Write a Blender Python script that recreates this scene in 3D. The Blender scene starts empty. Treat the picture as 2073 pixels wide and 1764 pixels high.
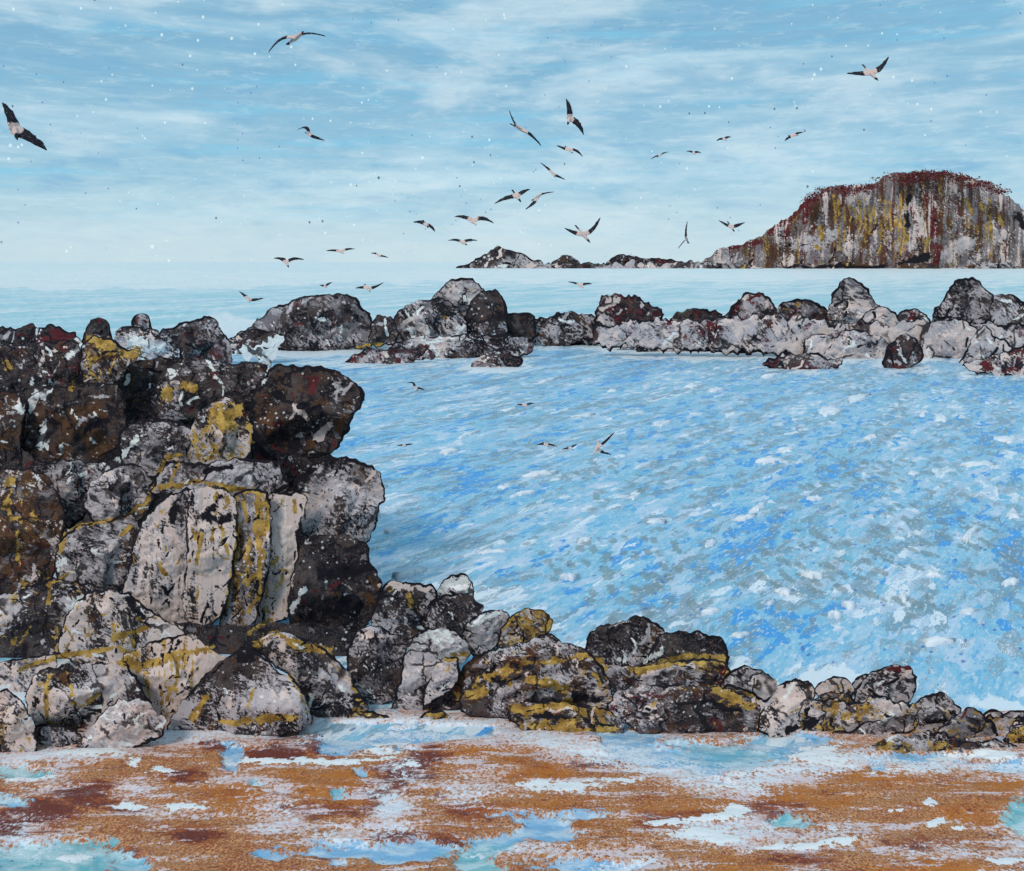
import bpy, math, random
import numpy as np
from mathutils import Vector

# ------------------------------------------------------------------ camera, sky, sun, exposure
W, HGT = 1024, 871
F = 850.0            # focal length in picture pixels
CAMZ = 6.0           # eye height above the sea
HOR = 262.0          # row of the horizon
SC = 1024 / 2073.0   # traced outlines are in a 2073-wide frame
scene = bpy.context.scene
cam_d = bpy.data.cameras.new('camera'); cam = bpy.data.objects.new('camera', cam_d)
scene.collection.objects.link(cam); scene.camera = cam
cam.location = (0, 0, CAMZ); cam.rotation_euler = (math.radians(90), 0, 0)
cam_d.sensor_fit = 'HORIZONTAL'; cam_d.sensor_width = 36.0; cam_d.lens = F / W * 36.0
cam_d.shift_y = -(HGT / 2 - HOR) / W
cam_d.clip_start = 0.1; cam_d.clip_end = 40000

SUN_EL, SUN_AZ = math.radians(46), math.radians(215)   # high, behind the camera to the left, veiled
world = bpy.data.worlds.new('World'); scene.world = world; world.use_nodes = True
sun_d = bpy.data.lights.new('sun', 'SUN'); sun_d.energy = 1.5; sun_d.angle = math.radians(12); sun_d.color = (1.0, 0.94, 0.86)
sun = bpy.data.objects.new('sun', sun_d); scene.collection.objects.link(sun)
sdir = Vector((math.sin(SUN_AZ) * math.cos(SUN_EL), math.cos(SUN_AZ) * math.cos(SUN_EL), math.sin(SUN_EL)))
sun.rotation_euler = sdir.to_track_quat('Z', 'Y').to_euler(); sun.location = sdir * 100
vs = scene.view_settings; vs.view_transform = 'Standard'; vs.look = 'None'; vs.exposure = 0.34; vs.gamma = 1.0
vs.use_curve_mapping = False
scene.render.engine = 'CYCLES'
scene.cycles.max_bounces = 2; scene.cycles.diffuse_bounces = 1; scene.cycles.glossy_bounces = 1
scene.cycles.use_adaptive_sampling = True; scene.cycles.adaptive_threshold = .04
scene.cycles.caustics_reflective = False; scene.cycles.caustics_refractive = False

# ------------------------------------------------------------------ small helpers
def lin(r, g, b, k=1.0):
    f = lambda c: (c / 12.92 if c <= .04045 else ((c + .055) / 1.055) ** 2.4)
    return (f(r / 255.) * k, f(g / 255.) * k, f(b / 255.) * k, 1.0)

class G:
    """thin wrapper round a node tree"""
    def __init__(s, nt): s.nt = nt; s.L = nt.links
    def n(s, t, **kw):
        nd = s.nt.nodes.new(t)
        for k, v in kw.items(): setattr(nd, k, v)
        return nd
    def put(s, sock, v):
        if isinstance(v, bpy.types.NodeSocket): s.L.new(v, sock)
        elif v is not None: sock.default_value = v
    def m(s, op, a, b=None, c=None, clamp=False):
        nd = s.n('ShaderNodeMath', operation=op, use_clamp=clamp)
        s.put(nd.inputs[0], a); s.put(nd.inputs[1], b); s.put(nd.inputs[2], c)
        return nd.outputs[0]
    def vm(s, op, a, b=None):
        nd = s.n('ShaderNodeVectorMath', operation=op); s.put(nd.inputs[0], a); s.put(nd.inputs[1], b)
        return nd.outputs['Value'] if op == 'DOT_PRODUCT' else nd.outputs[0]
    def noise(s, vec, scale, detail=3.0, rough=.55, dist=0.0):
        nd = s.n('ShaderNodeTexNoise'); s.put(nd.inputs['Vector'], vec); nd.inputs['Scale'].default_value = scale
        nd.inputs['Detail'].default_value = detail; nd.inputs['Roughness'].default_value = rough; nd.inputs['Distortion'].default_value = dist
        return nd.outputs['Fac']
    def voro(s, vec, scale, rnd=1.0, out='Distance'):
        nd = s.n('ShaderNodeTexVoronoi'); s.put(nd.inputs['Vector'], vec); nd.inputs['Scale'].default_value = scale
        nd.inputs['Randomness'].default_value = rnd
        return nd.outputs[out]
    def mix(s, f, a, b):
        nd = s.n('ShaderNodeMix', data_type='RGBA'); s.put(nd.inputs[0], f); s.put(nd.inputs[6], a); s.put(nd.inputs[7], b)
        return nd.outputs[2]
    def fmix(s, f, a, b):
        nd = s.n('ShaderNodeMix', data_type='FLOAT'); s.put(nd.inputs[0], f); s.put(nd.inputs[2], a); s.put(nd.inputs[3], b)
        return nd.outputs[0]
    def step(s, v, lo, hi, a=0.0, b=1.0):
        nd = s.n('ShaderNodeMapRange', interpolation_type='SMOOTHSTEP'); s.put(nd.inputs[0], v)
        s.put(nd.inputs[1], lo); s.put(nd.inputs[2], hi); nd.inputs[3].default_value = a; nd.inputs[4].default_value = b
        return nd.outputs[0]
    def attr(s, name):
        return s.n('ShaderNodeAttribute', attribute_name=name)
    def sep(s, v):
        nd = s.n('ShaderNodeSeparateXYZ'); s.put(nd.inputs[0], v); return nd.outputs
    def comb(s, x, y, z):
        nd = s.n('ShaderNodeCombineXYZ'); s.put(nd.inputs[0], x); s.put(nd.inputs[1], y); s.put(nd.inputs[2], z); return nd.outputs[0]

def new_mat(name, rough=.85, spec=.25):
    m = bpy.data.materials.new(name); m.use_nodes = True
    g = G(m.node_tree); b = m.node_tree.nodes['Principled BSDF']
    b.inputs['Roughness'].default_value = rough; b.inputs['Specular IOR Level'].default_value = spec
    return m, g, b

# ------------------------------------------------------------------ world: hazy blue daylight with brushed cloud
def build_world():
    nt = world.node_tree; g = G(nt)
    bg = nt.nodes['Background']
    sky = g.n('ShaderNodeTexSky', sky_type='NISHITA', sun_disc=False)
    sky.sun_elevation = SUN_EL; sky.sun_rotation = SUN_AZ; sky.air_density = 1.0; sky.dust_density = 1.5; sky.ozone_density = 1.5
    d = g.n('ShaderNodeTexCoord').outputs['Generated']
    x, y, z = g.sep(d)
    base = g.vm('SCALE', sky.outputs[0]); base.node.inputs['Scale'].default_value = 1.0
    el = g.m('ABSOLUTE', z)
    v1 = g.comb(g.m('MULTIPLY', x, 2.2), g.m('MULTIPLY', y, 2.2), g.m('MULTIPLY', z, 17.))
    v2 = g.comb(g.m('MULTIPLY', x, 3.5), g.m('MULTIPLY', y, 3.5), g.m('MULTIPLY', z, 42.))
    v3 = g.comb(g.m('MULTIPLY', x, 9.), g.m('MULTIPLY', y, 9.), g.m('MULTIPLY', z, 30.))
    n1 = g.noise(v1, 1.0, 3, .55, .4); n2 = g.noise(v2, 1.0, 5, .65, .5); n3 = g.noise(v3, 1.3, 3, .6, .6)
    k = 10.0     # colours below are for background strength 0.1
    lowc = g.step(el, .0, .24)
    # veil of pale haze and brushed streaks over the clear sky
    c = g.mix(.85, base, g.mix(lowc, lin(158, 194, 210, k), lin(118, 166, 192, k)))
    c = g.mix(g.step(n3, .50, .75, 0, .55), c, lin(106, 158, 194, k))
    c = g.mix(g.step(n2, .50, .70, 0, .65), c, lin(118, 182, 210, k))
    c = g.mix(g.step(n2, .50, .28, 0, .4), c, lin(170, 200, 212, k))
    c = g.mix(g.step(n1, .50, .70, 0, .7), c, lin(180, 206, 218, k))
    n4 = g.noise(v3, .55, 4, .6, .25)
    c = g.mix(g.step(n4, .48, .66, 0, .55), c, lin(192, 210, 218, k))
    n6 = g.noise(g.comb(g.m('MULTIPLY', x, 14.), g.m('MULTIPLY', y, 14.), g.m('MULTIPLY', z, 70.)), 1.6, 4, .75, .3)
    c = g.mix(g.step(n6, .50, .68, 0, .26), c, lin(196, 216, 222, k)); c = g.mix(g.step(n6, .50, .34, 0, .24), c, lin(104, 164, 196, k))
    c = g.mix(g.step(el, .10, .0, 0, .72), c, lin(188, 205, 211, k))
    # paint spatter: small pale and dark dots drawn into the sky
    vd = g.comb(g.m('MULTIPLY', x, 1.), g.m('MULTIPLY', y, 1.), g.m('MULTIPLY', z, .75))
    big = g.noise(d, 8., 1); dots = g.m('MULTIPLY', g.step(g.m('ADD', g.voro(vd, 100.), g.m('MULTIPLY', n3, .5)), .345, .31), g.step(big, .40, .5))
    c = g.mix(g.m('MULTIPLY', dots, .6), c, lin(215, 232, 232, k))
    dots2 = g.m('MULTIPLY', g.step(g.voro(g.vm('ADD', vd, (3.3, 1.7, 5.1)), 95.), .10, .05), g.step(big, .50, .40))
    c = g.mix(g.m('MULTIPLY', dots2, .7), c, lin(66, 104, 168, k))
    dots3 = g.m('MULTIPLY', g.step(g.m('ADD', g.voro(g.vm('ADD', vd, (7.3, 4.7, 2.1)), 62.), g.m('MULTIPLY', n3, .2)), .175, .15), g.step(n1, .45, .55))
    c = g.mix(g.m('MULTIPLY', dots3, .8), c, lin(70, 78, 96, k))
    nt.links.new(c, bg.inputs['Color']); bg.inputs['Strength'].default_value = 0.1
    world.cycles.sampling_method = 'MANUAL'; world.cycles.sample_map_resolution = 128
build_world()

# ------------------------------------------------------------------ numpy noise
_rs = np.random.RandomState(7)
_perm = np.concatenate([_rs.permutation(256)] * 3).astype(np.int64)
_grad = _rs.normal(size=(256, 3)); _grad /= np.linalg.norm(_grad, axis=1)[:, None]
def pnoise(p):
    p = np.asarray(p, float); i = np.floor(p).astype(np.int64); f = p - i; i &= 255
    u = f * f * f * (f * (f * 6 - 15) + 10)
    out = 0.0
    for dx in (0, 1):
        for dy in (0, 1):
            for dz in (0, 1):
                h = _perm[_perm[_perm[(i[:, 0] + dx) & 255] + ((i[:, 1] + dy) & 255)] + ((i[:, 2] + dz) & 255)]
                gr = _grad[h]
                dot = gr[:, 0] * (f[:, 0] - dx) + gr[:, 1] * (f[:, 1] - dy) + gr[:, 2] * (f[:, 2] - dz)
                w = (u[:, 0] if dx else 1 - u[:, 0]) * (u[:, 1] if dy else 1 - u[:, 1]) * (u[:, 2] if dz else 1 - u[:, 2])
                out = out + w * dot
    return out * 1.5
def fbm(p, o=4, r=.5):
    p = np.asarray(p, float); a, s, t = 1.0, 0.0, 0.0
    for k in range(o):
        s = s + a * pnoise(p + 17.3 * k); t += a; a *= r; p = p * 2.03
    return s / t
def p3(x, y, z=0.0):
    x = np.asarray(x, float); return np.stack([x, np.broadcast_to(y, x.shape), np.broadcast_to(z, x.shape)], 1)
def sstep(a, b, x):
    t = np.clip((x - a) / (b - a), 0, 1); return t * t * (3 - 2 * t)

def mesh_obj(name, verts, faces, mat, parent=None, smooth=True, attrs=None):
    me = bpy.data.meshes.new(name)
    verts = np.asarray(verts, np.float32)
    if isinstance(faces, np.ndarray):
        nf, k = faces.shape
        me.vertices.add(len(verts)); me.vertices.foreach_set('co', verts.ravel())
        me.loops.add(nf * k); me.loops.foreach_set('vertex_index', faces.ravel().astype(np.int32))
        me.polygons.add(nf); me.polygons.foreach_set('loop_start', np.arange(0, nf * k, k, dtype=np.int32))
        me.update(calc_edges=True); me.validate()
    else:
        me.from_pydata(verts.tolist(), [], faces); me.update()
    if smooth: me.polygons.foreach_set('use_smooth', np.ones(len(me.polygons), bool))
    for an, arr in (attrs or {}).items():
        if arr.ndim == 1:
            a = me.attributes.new(an, 'FLOAT', 'POINT'); a.data.foreach_set('value', arr.astype(np.float32))
        else:
            a = me.attributes.new(an, 'FLOAT_VECTOR', 'POINT'); a.data.foreach_set('vector', arr.astype(np.float32).ravel())
    me.materials.append(mat)
    o = bpy.data.objects.new(name, me); scene.collection.objects.link(o)
    if parent: o.parent = parent
    return o
def tag(o, label=None, cat=None, group=None, kind=None):
    for k, v in (('label', label), ('category', cat), ('group', group), ('kind', kind)):
        if v: o[k] = v
    return o

# ------------------------------------------------------------------ rock material: colours of stone, lichen, weed, salt
MASKS = ['light', 'ochre', 'pink', 'white', 'maroon', 'ink', 'rust', 'grey', 'streak']
def build_rock_mat():
    m, g, b = new_mat('weathered_rock', .88, .22)
    pc = g.attr('pc').outputs['Vector']
    A = g.sep(g.attr('ma').outputs['Vector']); B = g.sep(g.attr('mb').outputs['Vector']); C = g.sep(g.attr('mc').outputs['Vector'])
    light, ochre, pink = A[0], A[1], A[2]; white, maroon, ink = B[0], B[1], B[2]; rust, grey, streak = C[0], C[1], C[2]
    x, y, z = g.sep(pc)
    vs_ = g.comb(g.m('MULTIPLY', x, 1.5), y, g.m('MULTIPLY', z, .13))
    pv = g.n('ShaderNodeMix', data_type='VECTOR'); g.put(pv.inputs[0], g.m('MULTIPLY', streak, 1.0, clamp=True)); g.put(pv.inputs[4], pc); g.put(pv.inputs[5], vs_)
    pv = pv.outputs[1]
    # grain of the stone runs two ways, changing from patch to patch
    sel = g.step(g.noise(pc, .022, 2), .46, .54)
    f1 = g.noise(g.comb(g.m('ADD', x, g.m('MULTIPLY', z, .9)), y, g.m('MULTIPLY', g.m('SUBTRACT', z, g.m('MULTIPLY', x, .9)), .35)), .36, 3, .65)
    f2 = g.noise(g.comb(g.m('MULTIPLY', x, .32), y, g.m('ADD', z, g.m('MULTIPLY', x, .25))), .40, 3, .65)
    fine = g.fmix(sel, f1, f2)
    fine2 = g.noise(g.vm('ADD', pc, (31., 7., 13.)), .55, 2, .65)
    zone = g.m('SUBTRACT', g.noise(g.vm('ADD', pc, (71., 47., 3.)), .024, 3, .5), .5)        # large light and dark areas
    def nz(off, sc, wf=.34):
        c = g.noise(g.vm('ADD', pv, off), sc, 5, .62, .9)
        v = g.m('ADD', g.m('MULTIPLY', c, 1 - wf), g.m('MULTIPLY', g.m('ADD', g.m('MULTIPLY', fine, .7), g.m('MULTIPLY', fine2, .3)), wf))
        return g.m('MULTIPLY', g.m('SUBTRACT', v, .5), 3.2)
    def lay(c, mask, off, sc, col, w=.10, wf=.34, top=1.0, zk=0.0):
        v = g.m('ADD', mask, nz(off, sc, wf))
        if zk: v = g.m('ADD', v, g.m('MULTIPLY', zone, zk))
        return g.mix(g.step(v, .5 - w, .5 + w, 0, top), c, col)
    c = g.mix(g.step(g.noise(pv, .05, 4, .65, .4), .40, .62), lin(30, 26, 32), lin(74, 62, 60))
    c = g.mix(g.step(fine2, .54, .64, 0, .75), c, lin(98, 88, 88))
    c = lay(c, rust, (5, 9, 2), .035, lin(92, 60, 36), .18, .45, .85)
    c = lay(c, grey, (11, 3, 7), .045, lin(126, 117, 119), .10, .45, 1., .9)
    c = lay(c, light, (1, 21, 17), .05, lin(184, 172, 174), .10, .62, 1., 1.7)
    c = lay(c, maroon, (41, 2, 27), .045, lin(92, 34, 38), .09, .5)
    c = lay(c, pink, (3, 33, 8), .05, lin(216, 192, 184), .06, .42, 1., 1.0)
    oc = g.mix(g.step(g.noise(pc, .09, 3, .6), .35, .65), lin(140, 104, 48), lin(198, 158, 82))
    c = lay(c, ochre, (13, 6, 39), .055, oc, .06, .46)
    c = lay(c, white, (23, 26, 4), .07, lin(228, 225, 222), .06, .45, 1., .8)
    sp = g.m('MULTIPLY', g.step(g.m('ADD', g.voro(pc, .15), g.m('MULTIPLY', fine, .25)), .36, .28), g.step(g.noise(pc, .03, 2), .53, .58))
    c = g.mix(g.m('MULTIPLY', sp, .85), c, lin(208, 202, 202))
    # cracks
    wn = g.n('ShaderNodeTexNoise'); g.put(wn.inputs['Vector'], pc); wn.inputs['Scale'].default_value = .06; wn.inputs['Detail'].default_value = 3
    wv = g.vm('ADD', pc, g.vm('MULTIPLY', g.vm('SUBTRACT', wn.outputs['Color'], (.5, .5, .5)), (34., 10., 34.)))
    ve = g.n('ShaderNodeTexVoronoi', feature='DISTANCE_TO_EDGE'); g.put(ve.inputs['Vector'], g.vm('MULTIPLY', wv, (1., .4, .8))); ve.inputs['Scale'].default_value = .030
    crack = g.m('MULTIPLY', g.step(ve.outputs['Distance'], .055, .025), g.m('MULTIPLY', g.step(g.noise(pc, .04, 2), .46, .56), g.m('SUBTRACT', 1.0, streak, clamp=True)))
    inkv = g.m('ADD', ink, g.m('MULTIPLY', g.m('SUBTRACT', g.noise(pc, .10, 3, .6), .5), 1.6))
    inkv = g.m('ADD', inkv, g.m('MULTIPLY', g.m('SUBTRACT', fine, .5), .9))
    inkv = g.m('SUBTRACT', inkv, g.m('MULTIPLY', g.m('MAXIMUM', zone, -.05), 1.2))
    c = g.mix(g.m('MAXIMUM', g.step(inkv, .42, .60), g.m('MULTIPLY', crack, .9)), c, lin(26, 22, 29))
    g.L.new(c, b.inputs['Base Color'])
    bp = g.n('ShaderNodeBump'); bp.inputs['Strength'].default_value = .6
    hgt = g.m('ADD', g.m('MULTIPLY', g.noise(pv, .09, 5, .65), 4.), g.m('SUBTRACT', fine, g.m('MULTIPLY', crack, 1.2)))
    g.put(bp.inputs['Height'], hgt); g.put(bp.inputs['Distance'], g.attr('pxs').outputs['Fac'])
    g.L.new(bp.outputs[0], b.inputs['Normal'])
    return m
ROCK = build_rock_mat()

# ------------------------------------------------------------------ strokes of colour on the rocks (lichen, weed, salt, cracks)
STROKES = []
def st(mask, width, *pts, s=1.0, soft=None):
    p = np.array(pts, float).reshape(-1, 2); STROKES.append((mask, width, p, s))
def seg_dist(px, py, a, b):
    d = b - a; L = (d * d).sum() + 1e-9
    t = np.clip(((px - a[0]) * d[0] + (py - a[1]) * d[1]) / L, 0, 1)
    return np.hypot(px - a[0] - t * d[0], py - a[1] - t * d[1])
def apply_strokes(M, X, Y):
    x0, x1, y0, y1 = X.min(), X.max(), Y.min(), Y.max()
    wob = fbm(p3(X * .035, Y * .035), 4, .6) * 12; brk = .92 + .45 * fbm(p3(X * .05, Y * .05, 5.), 3)
    for mask, w, p, s in STROKES:
        if p[:, 0].max() + w < x0 or p[:, 0].min() - w > x1 or p[:, 1].max() + w < y0 or p[:, 1].min() - w > y1: continue
        d = np.full(X.shape, 1e9)
        for i in range(max(1, len(p) - 1)):
            d = np.minimum(d, seg_dist(X + wob, Y - wob, p[i], p[min(i + 1, len(p) - 1)]))
        v = s * np.clip((1.02 - d / (w * .5) * .55) * brk, 0, .9) * (d < w * 1.3)
        M[mask] = np.maximum(M[mask], v) if s > 0 else M[mask] * (1 - np.clip(-v, 0, 1))

def depth_at(yd):       # distance of the water line seen at row yd of the traced frame
    return F * CAMZ / (yd * SC - HOR)

PICK = {'black': 'ink ink ink light grey rust maroon', 'dark': 'ink ink ink light light pink grey rust white', 'grey': 'ink ink light pink white grey ink light', 'pale': 'ink ink pink white pink grey rust', 'pink': 'ink pink ochre white rust grey ink',
        'ochre': 'ink ochre ochre pink light maroon ink', 'brown': 'ink rust ink light ochre pink grey', 'maroon': 'maroon ink light pink grey', 'column': 'ink ink grey light ochre grey rust ink'}
def dabs(M, X, Y, d, dm, rs, style, streak):
    # short weathered marks: seams of quartz, scars, weed, lichen
    area = np.ptp(X) * np.ptp(Y); pool = PICK[style].split()
    cand = np.where(d > .06 * dm)[0]
    if not len(cand): return
    for k in range(int(np.clip(area / (420. if style == 'column' else 760.), 4, 80))):
        i = cand[rs.randint(len(cand))]; mask = pool[rs.randint(len(pool))]
        ang = math.pi / 2 + rs.normal() * .25 if streak > .6 else rs.choice([.35, -.5, 1.2, -1.1]) + rs.normal() * .4
        L = rs.uniform(8, 34); w = rs.uniform(2.5, 5.5) if mask == 'ink' else rs.uniform(3, 9)
        p = np.array([X[i], Y[i]]); pts = [p]
        for q in range(3):
            ang += rs.normal() * .45; p = p + np.array([math.cos(ang), math.sin(ang)]) * L / 3; pts.append(p)
        pts = np.array(pts)
        sel = np.where((X > pts[:, 0].min() - w) & (X < pts[:, 0].max() + w) & (Y > pts[:, 1].min() - w) & (Y < pts[:, 1].max() + w))[0]
        if not len(sel): continue
        dd = np.full(len(sel), 1e9)
        for q in range(3): dd = np.minimum(dd, seg_dist(X[sel], Y[sel], pts[q], pts[q + 1]))
        M[mask][sel] = np.maximum(M[mask][sel], rs.uniform(.55, .95) * np.clip(1.1 - .6 * dd / (w * .5), 0, 1))

# ------------------------------------------------------------------ a boulder from its outline: real distance, size and depth
def resample(poly, step):
    p = np.array(poly, float)
    for _ in range(1):
        q = np.roll(p, -1, 0); p = np.stack([.86 * p + .14 * q, .14 * p + .86 * q], 1).reshape(-1, 2)
    q = np.roll(p, -1, 0); L = np.hypot(*(q - p).T); cum = np.concatenate([[0], np.cumsum(L)])
    n = max(12, int(cum[-1] / step)); t = np.linspace(0, cum[-1], n, endpoint=False)
    pp = np.concatenate([p, p[:1]])
    return np.stack([np.interp(t, cum, pp[:, 0]), np.interp(t, cum, pp[:, 1])], 1)
_seed = [0]
FOOT = []
STY = {
 'dark':  dict(light=.12, ochre=.02, pink=.02, white=.02, maroon=.10, rust=.24, grey=.2),
 'black': dict(light=.0, ochre=.0, pink=.0, white=.0, maroon=.06, rust=.2, grey=.08),
 'grey':  dict(light=.44, ochre=.06, pink=.14, white=.04, maroon=.14, rust=.12, grey=.5),
 'pale':  dict(light=.62, ochre=.08, pink=.36, white=.14, maroon=.10, rust=.1, grey=.5),
 'pink':  dict(light=.45, ochre=.16, pink=.52, white=.10, maroon=.10, rust=.1, grey=.4),
 'ochre': dict(light=.34, ochre=.42, pink=.16, white=.06, maroon=.14, rust=.3, grey=.4),
 'brown': dict(light=.34, ochre=.18, pink=.18, white=.02, maroon=.24, rust=.4, grey=.3),
 'maroon':dict(light=.34, ochre=.08, pink=.2, white=.10, maroon=.40, rust=.1, grey=.35),
 'column':dict(light=.50, ochre=.20, pink=.42, white=.06, maroon=.10, rust=.2, grey=.45, streak=1.0),
}
def rock(name, label, poly, Y, style='grey', T=.8, ink=.9, inkw=3.2, jag=1.0, group=None, cat='rock', planes=8, rough=.11, strata=0, step=None, kw=None, seat=0, pcs=1.0):
    yb = max(q[1] for q in poly)
    if seat and yb > seat: Y = min(Y, depth_at(yb - (14 if yb > 1000 else 13)))
    _seed[0] += 1; rs = np.random.RandomState(_seed[0] * 13 + 5)
    off = rs.uniform(0, 200, 3)
    P = np.array(poly, float) * SC
    pl = resample(P, 2.5)
    q = np.roll(pl, -1, 0) - np.roll(pl, 1, 0); nrm = np.stack([q[:, 1], -q[:, 0]], 1) / (np.hypot(*q.T)[:, None] + 1e-6)
    size = np.sqrt(np.ptp(P[:, 0]) * np.ptp(P[:, 1]))
    jn = fbm(p3(pl[:, 0] * .09 + off[0], pl[:, 1] * .09 + off[1]), 5, .7)
    pl = pl + nrm * (jn * jag * min(7.0, .09 * size + 1.0))[:, None]
    s = step or float(np.clip(size / 62., .75, 1.8))
    mn, mx = pl.min(0), pl.max(0)
    gx = np.arange(mn[0] - 2 * s, mx[0] + 2.01 * s, s); gy = np.arange(mn[1] - 2 * s, mx[1] + 2.01 * s, s)
    nx, ny = len(gx), len(gy)
    X, Yp = np.meshgrid(gx, gy); X = X.ravel(); Yp = Yp.ravel()
    # break the regular lattice a little
    X = X + rs.uniform(-.28, .28, X.shape) * s; Yp = Yp + rs.uniform(-.28, .28, X.shape) * s
    ins = np.zeros(X.shape, bool); best = np.full(X.shape, 1e9); nearx = X.copy(); neary = Yp.copy()
    n = len(pl)
    for i in range(n):
        a, b_ = pl[i], pl[(i + 1) % n]
        cond = (a[1] > Yp) != (b_[1] > Yp)
        if abs(b_[1] - a[1]) > 1e-9:
            ins ^= cond & (X < (b_[0] - a[0]) * (Yp - a[1]) / (b_[1] - a[1]) + a[0])
        d = b_ - a; t = np.clip(((X - a[0]) * d[0] + (Yp - a[1]) * d[1]) / ((d * d).sum() + 1e-9), 0, 1)
        qx, qy = a[0] + t * d[0], a[1] + t * d[1]; dd = np.hypot(X - qx, Yp - qy); w = dd < best
        best[w] = dd[w]; nearx[w] = qx[w]; neary[w] = qy[w]
    idx = np.arange(nx * ny).reshape(ny, nx)
    quads = np.stack([idx[:-1, :-1], idx[:-1, 1:], idx[1:, 1:], idx[1:, :-1]], -1).reshape(-1, 4)
    quads = quads[ins[quads].any(1)]
    used = np.unique(quads)
    px = np.where(ins, X, nearx)[used]; py = np.where(ins, Yp, neary)[used]; d = np.where(ins, best, 0)[used]; isin = ins[used]
    remap = np.full(nx * ny, -1); remap[used] = np.arange(len(used)); quads = remap[quads]
    dm = max(d.max(), 1.0)
    # body: a dome cut by a few tilted planes, then weathered
    t = np.clip(d / (.92 * dm), 0, 1); dome = np.sqrt(np.clip(1 - (1 - t) ** 2, 0, 1)) * T * dm
    cx, cy = px.mean(), py.mean(); R = max(np.ptp(px), np.ptp(py)) * .5 + 1
    hf, hb = dome.copy(), dome.copy()
    for k in range(planes):
        sl = rs.normal(size=2) * .75; c0 = rs.uniform(.45, .9)
        pk = T * dm * (c0 + sl[0] * (px - cx) / R * 1.2 + sl[1] * (py - cy) / R * 1.2)
        hf = np.where(pk < hf, pk * .85 + hf * .15, hf)
    pc0 = p3(px / dm * 1.4 + off[0], py / dm * 1.4 + off[1], off[2])
    edge = sstep(0, .35, t)
    hf = np.maximum(hf, 0.03 * dome) + edge * T * dm * (rough * 2.2 * fbm(pc0, 5, .65) - rough * 2.2 * np.abs(fbm(pc0 * 1.3 + 9, 4)))
    if strata:
        ph = (py + .18 * px + 4 * fbm(p3(px * .03, py * .03, off[2]), 3)) / strata
        hf = hf + edge * T * dm * .13 * (np.abs((ph % 1.0) - .5) * 2 - .5)
    hf = np.maximum(hf, .02 * dome); hb = np.maximum(hb * .9 + edge * T * dm * .2 * fbm(pc0 + 50, 4), .02 * dome)
    # masks
    M = {k: np.zeros(len(px)) for k in MASKS}
    sty = dict(STY[style]);  sty.update(kw or {})
    for k, v in sty.items(): M[k] += v
    thick = .12 + 1.15 * np.clip(1.7 * fbm(p3(px * .03 + off[1], py * .03 + off[0]), 3) + .42, 0, 1.3)
    M['ink'] = np.maximum(M['ink'], ink * np.clip(1.3 - d / (inkw * thick), 0, 1))
    dabs(M, px / SC, py / SC, d, dm, rs, style, M['streak'].max())
    apply_strokes(M, px / SC, py / SC)
    # world space
    u = Y / F
    base = np.stack([(px - W / 2) * u, np.full(len(px), Y), CAMZ - (py - HOR) * u], 1)
    cen = base.mean(0); dirv = np.array([0, 0, CAMZ]) - cen; dirv /= np.linalg.norm(dirv)
    nf_ = len(px)
    front = base + dirv * (hf * u)[:, None]
    back = base - dirv * (hb * u)[:, None]
    bi = np.full(nf_, -1); inn = np.where(isin)[0]; bi[inn] = nf_ + np.arange(len(inn)); edgeidx = np.where(~isin)[0]; bi[edgeidx] = edgeidx
    verts = np.concatenate([front, back[inn]])
    faces = np.concatenate([quads[:, ::-1], bi[quads]])
    keep = np.array([len(set(f)) == 4 for f in faces.tolist()]); faces = faces[keep]
    org = np.array([cen[0], cen[1], verts[:, 2].min()])
    if verts[:, 2].min() < .02 and name not in ('cliff_core', 'cliff_face', 'foam_burst'):
        low = verts[verts[:, 2] < verts[:, 2].min() + .45 * np.ptp(verts[:, 2])]
        FOOT.append((low[:, 0].mean(), low[:, 1].mean(), np.ptp(low[:, 0]) * .5 + .1 * u * 100 * .15, np.ptp(low[:, 1]) * .5 + .04 * Y))
    pcv = pcs * np.concatenate([np.stack([px, -hf, -py], 1), np.stack([px, hb, -py], 1)[inn]]) + off * 3
    def cat2(a): return np.concatenate([a, a[inn]])
    at = {'pc': pcv, 'pxs': np.full(len(verts), u * 1.0)}
    for nm, ks in (('ma', MASKS[:3]), ('mb', MASKS[3:6]), ('mc', MASKS[6:9])):
        at[nm] = np.stack([cat2(M[k]) for k in ks], 1)
    o = mesh_obj(name, verts - org, faces, ROCK, attrs=at)
    o.location = org
    if label: tag(o, label, cat, group)
    return o

def project(x, y, z):
    return (W / 2 + F * x / y) / SC, (HOR + F * (CAMZ - z) / y) / SC

# ------------------------------------------------------------------ the sea
def blob(X, Y, L, wobx=None, woby=None):
    v = np.zeros(X.shape)
    for e in L:
        cx, cy, rx, ry = e[:4]; a = math.radians(e[4]) if len(e) > 4 else 0.0; s = e[5] if len(e) > 5 else 1.0
        dx, dy = X - cx, Y - cy
        if wobx is not None: dx = dx + wobx * rx * .5; dy = dy + woby * ry * .5
        u = (dx * math.cos(a) - dy * math.sin(a)) / rx; w = (dx * math.sin(a) + dy * math.cos(a)) / ry
        v = np.maximum(v, s * np.clip(1.3 - .8 * np.sqrt(u * u + w * w), 0, 1))
    return v

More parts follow.
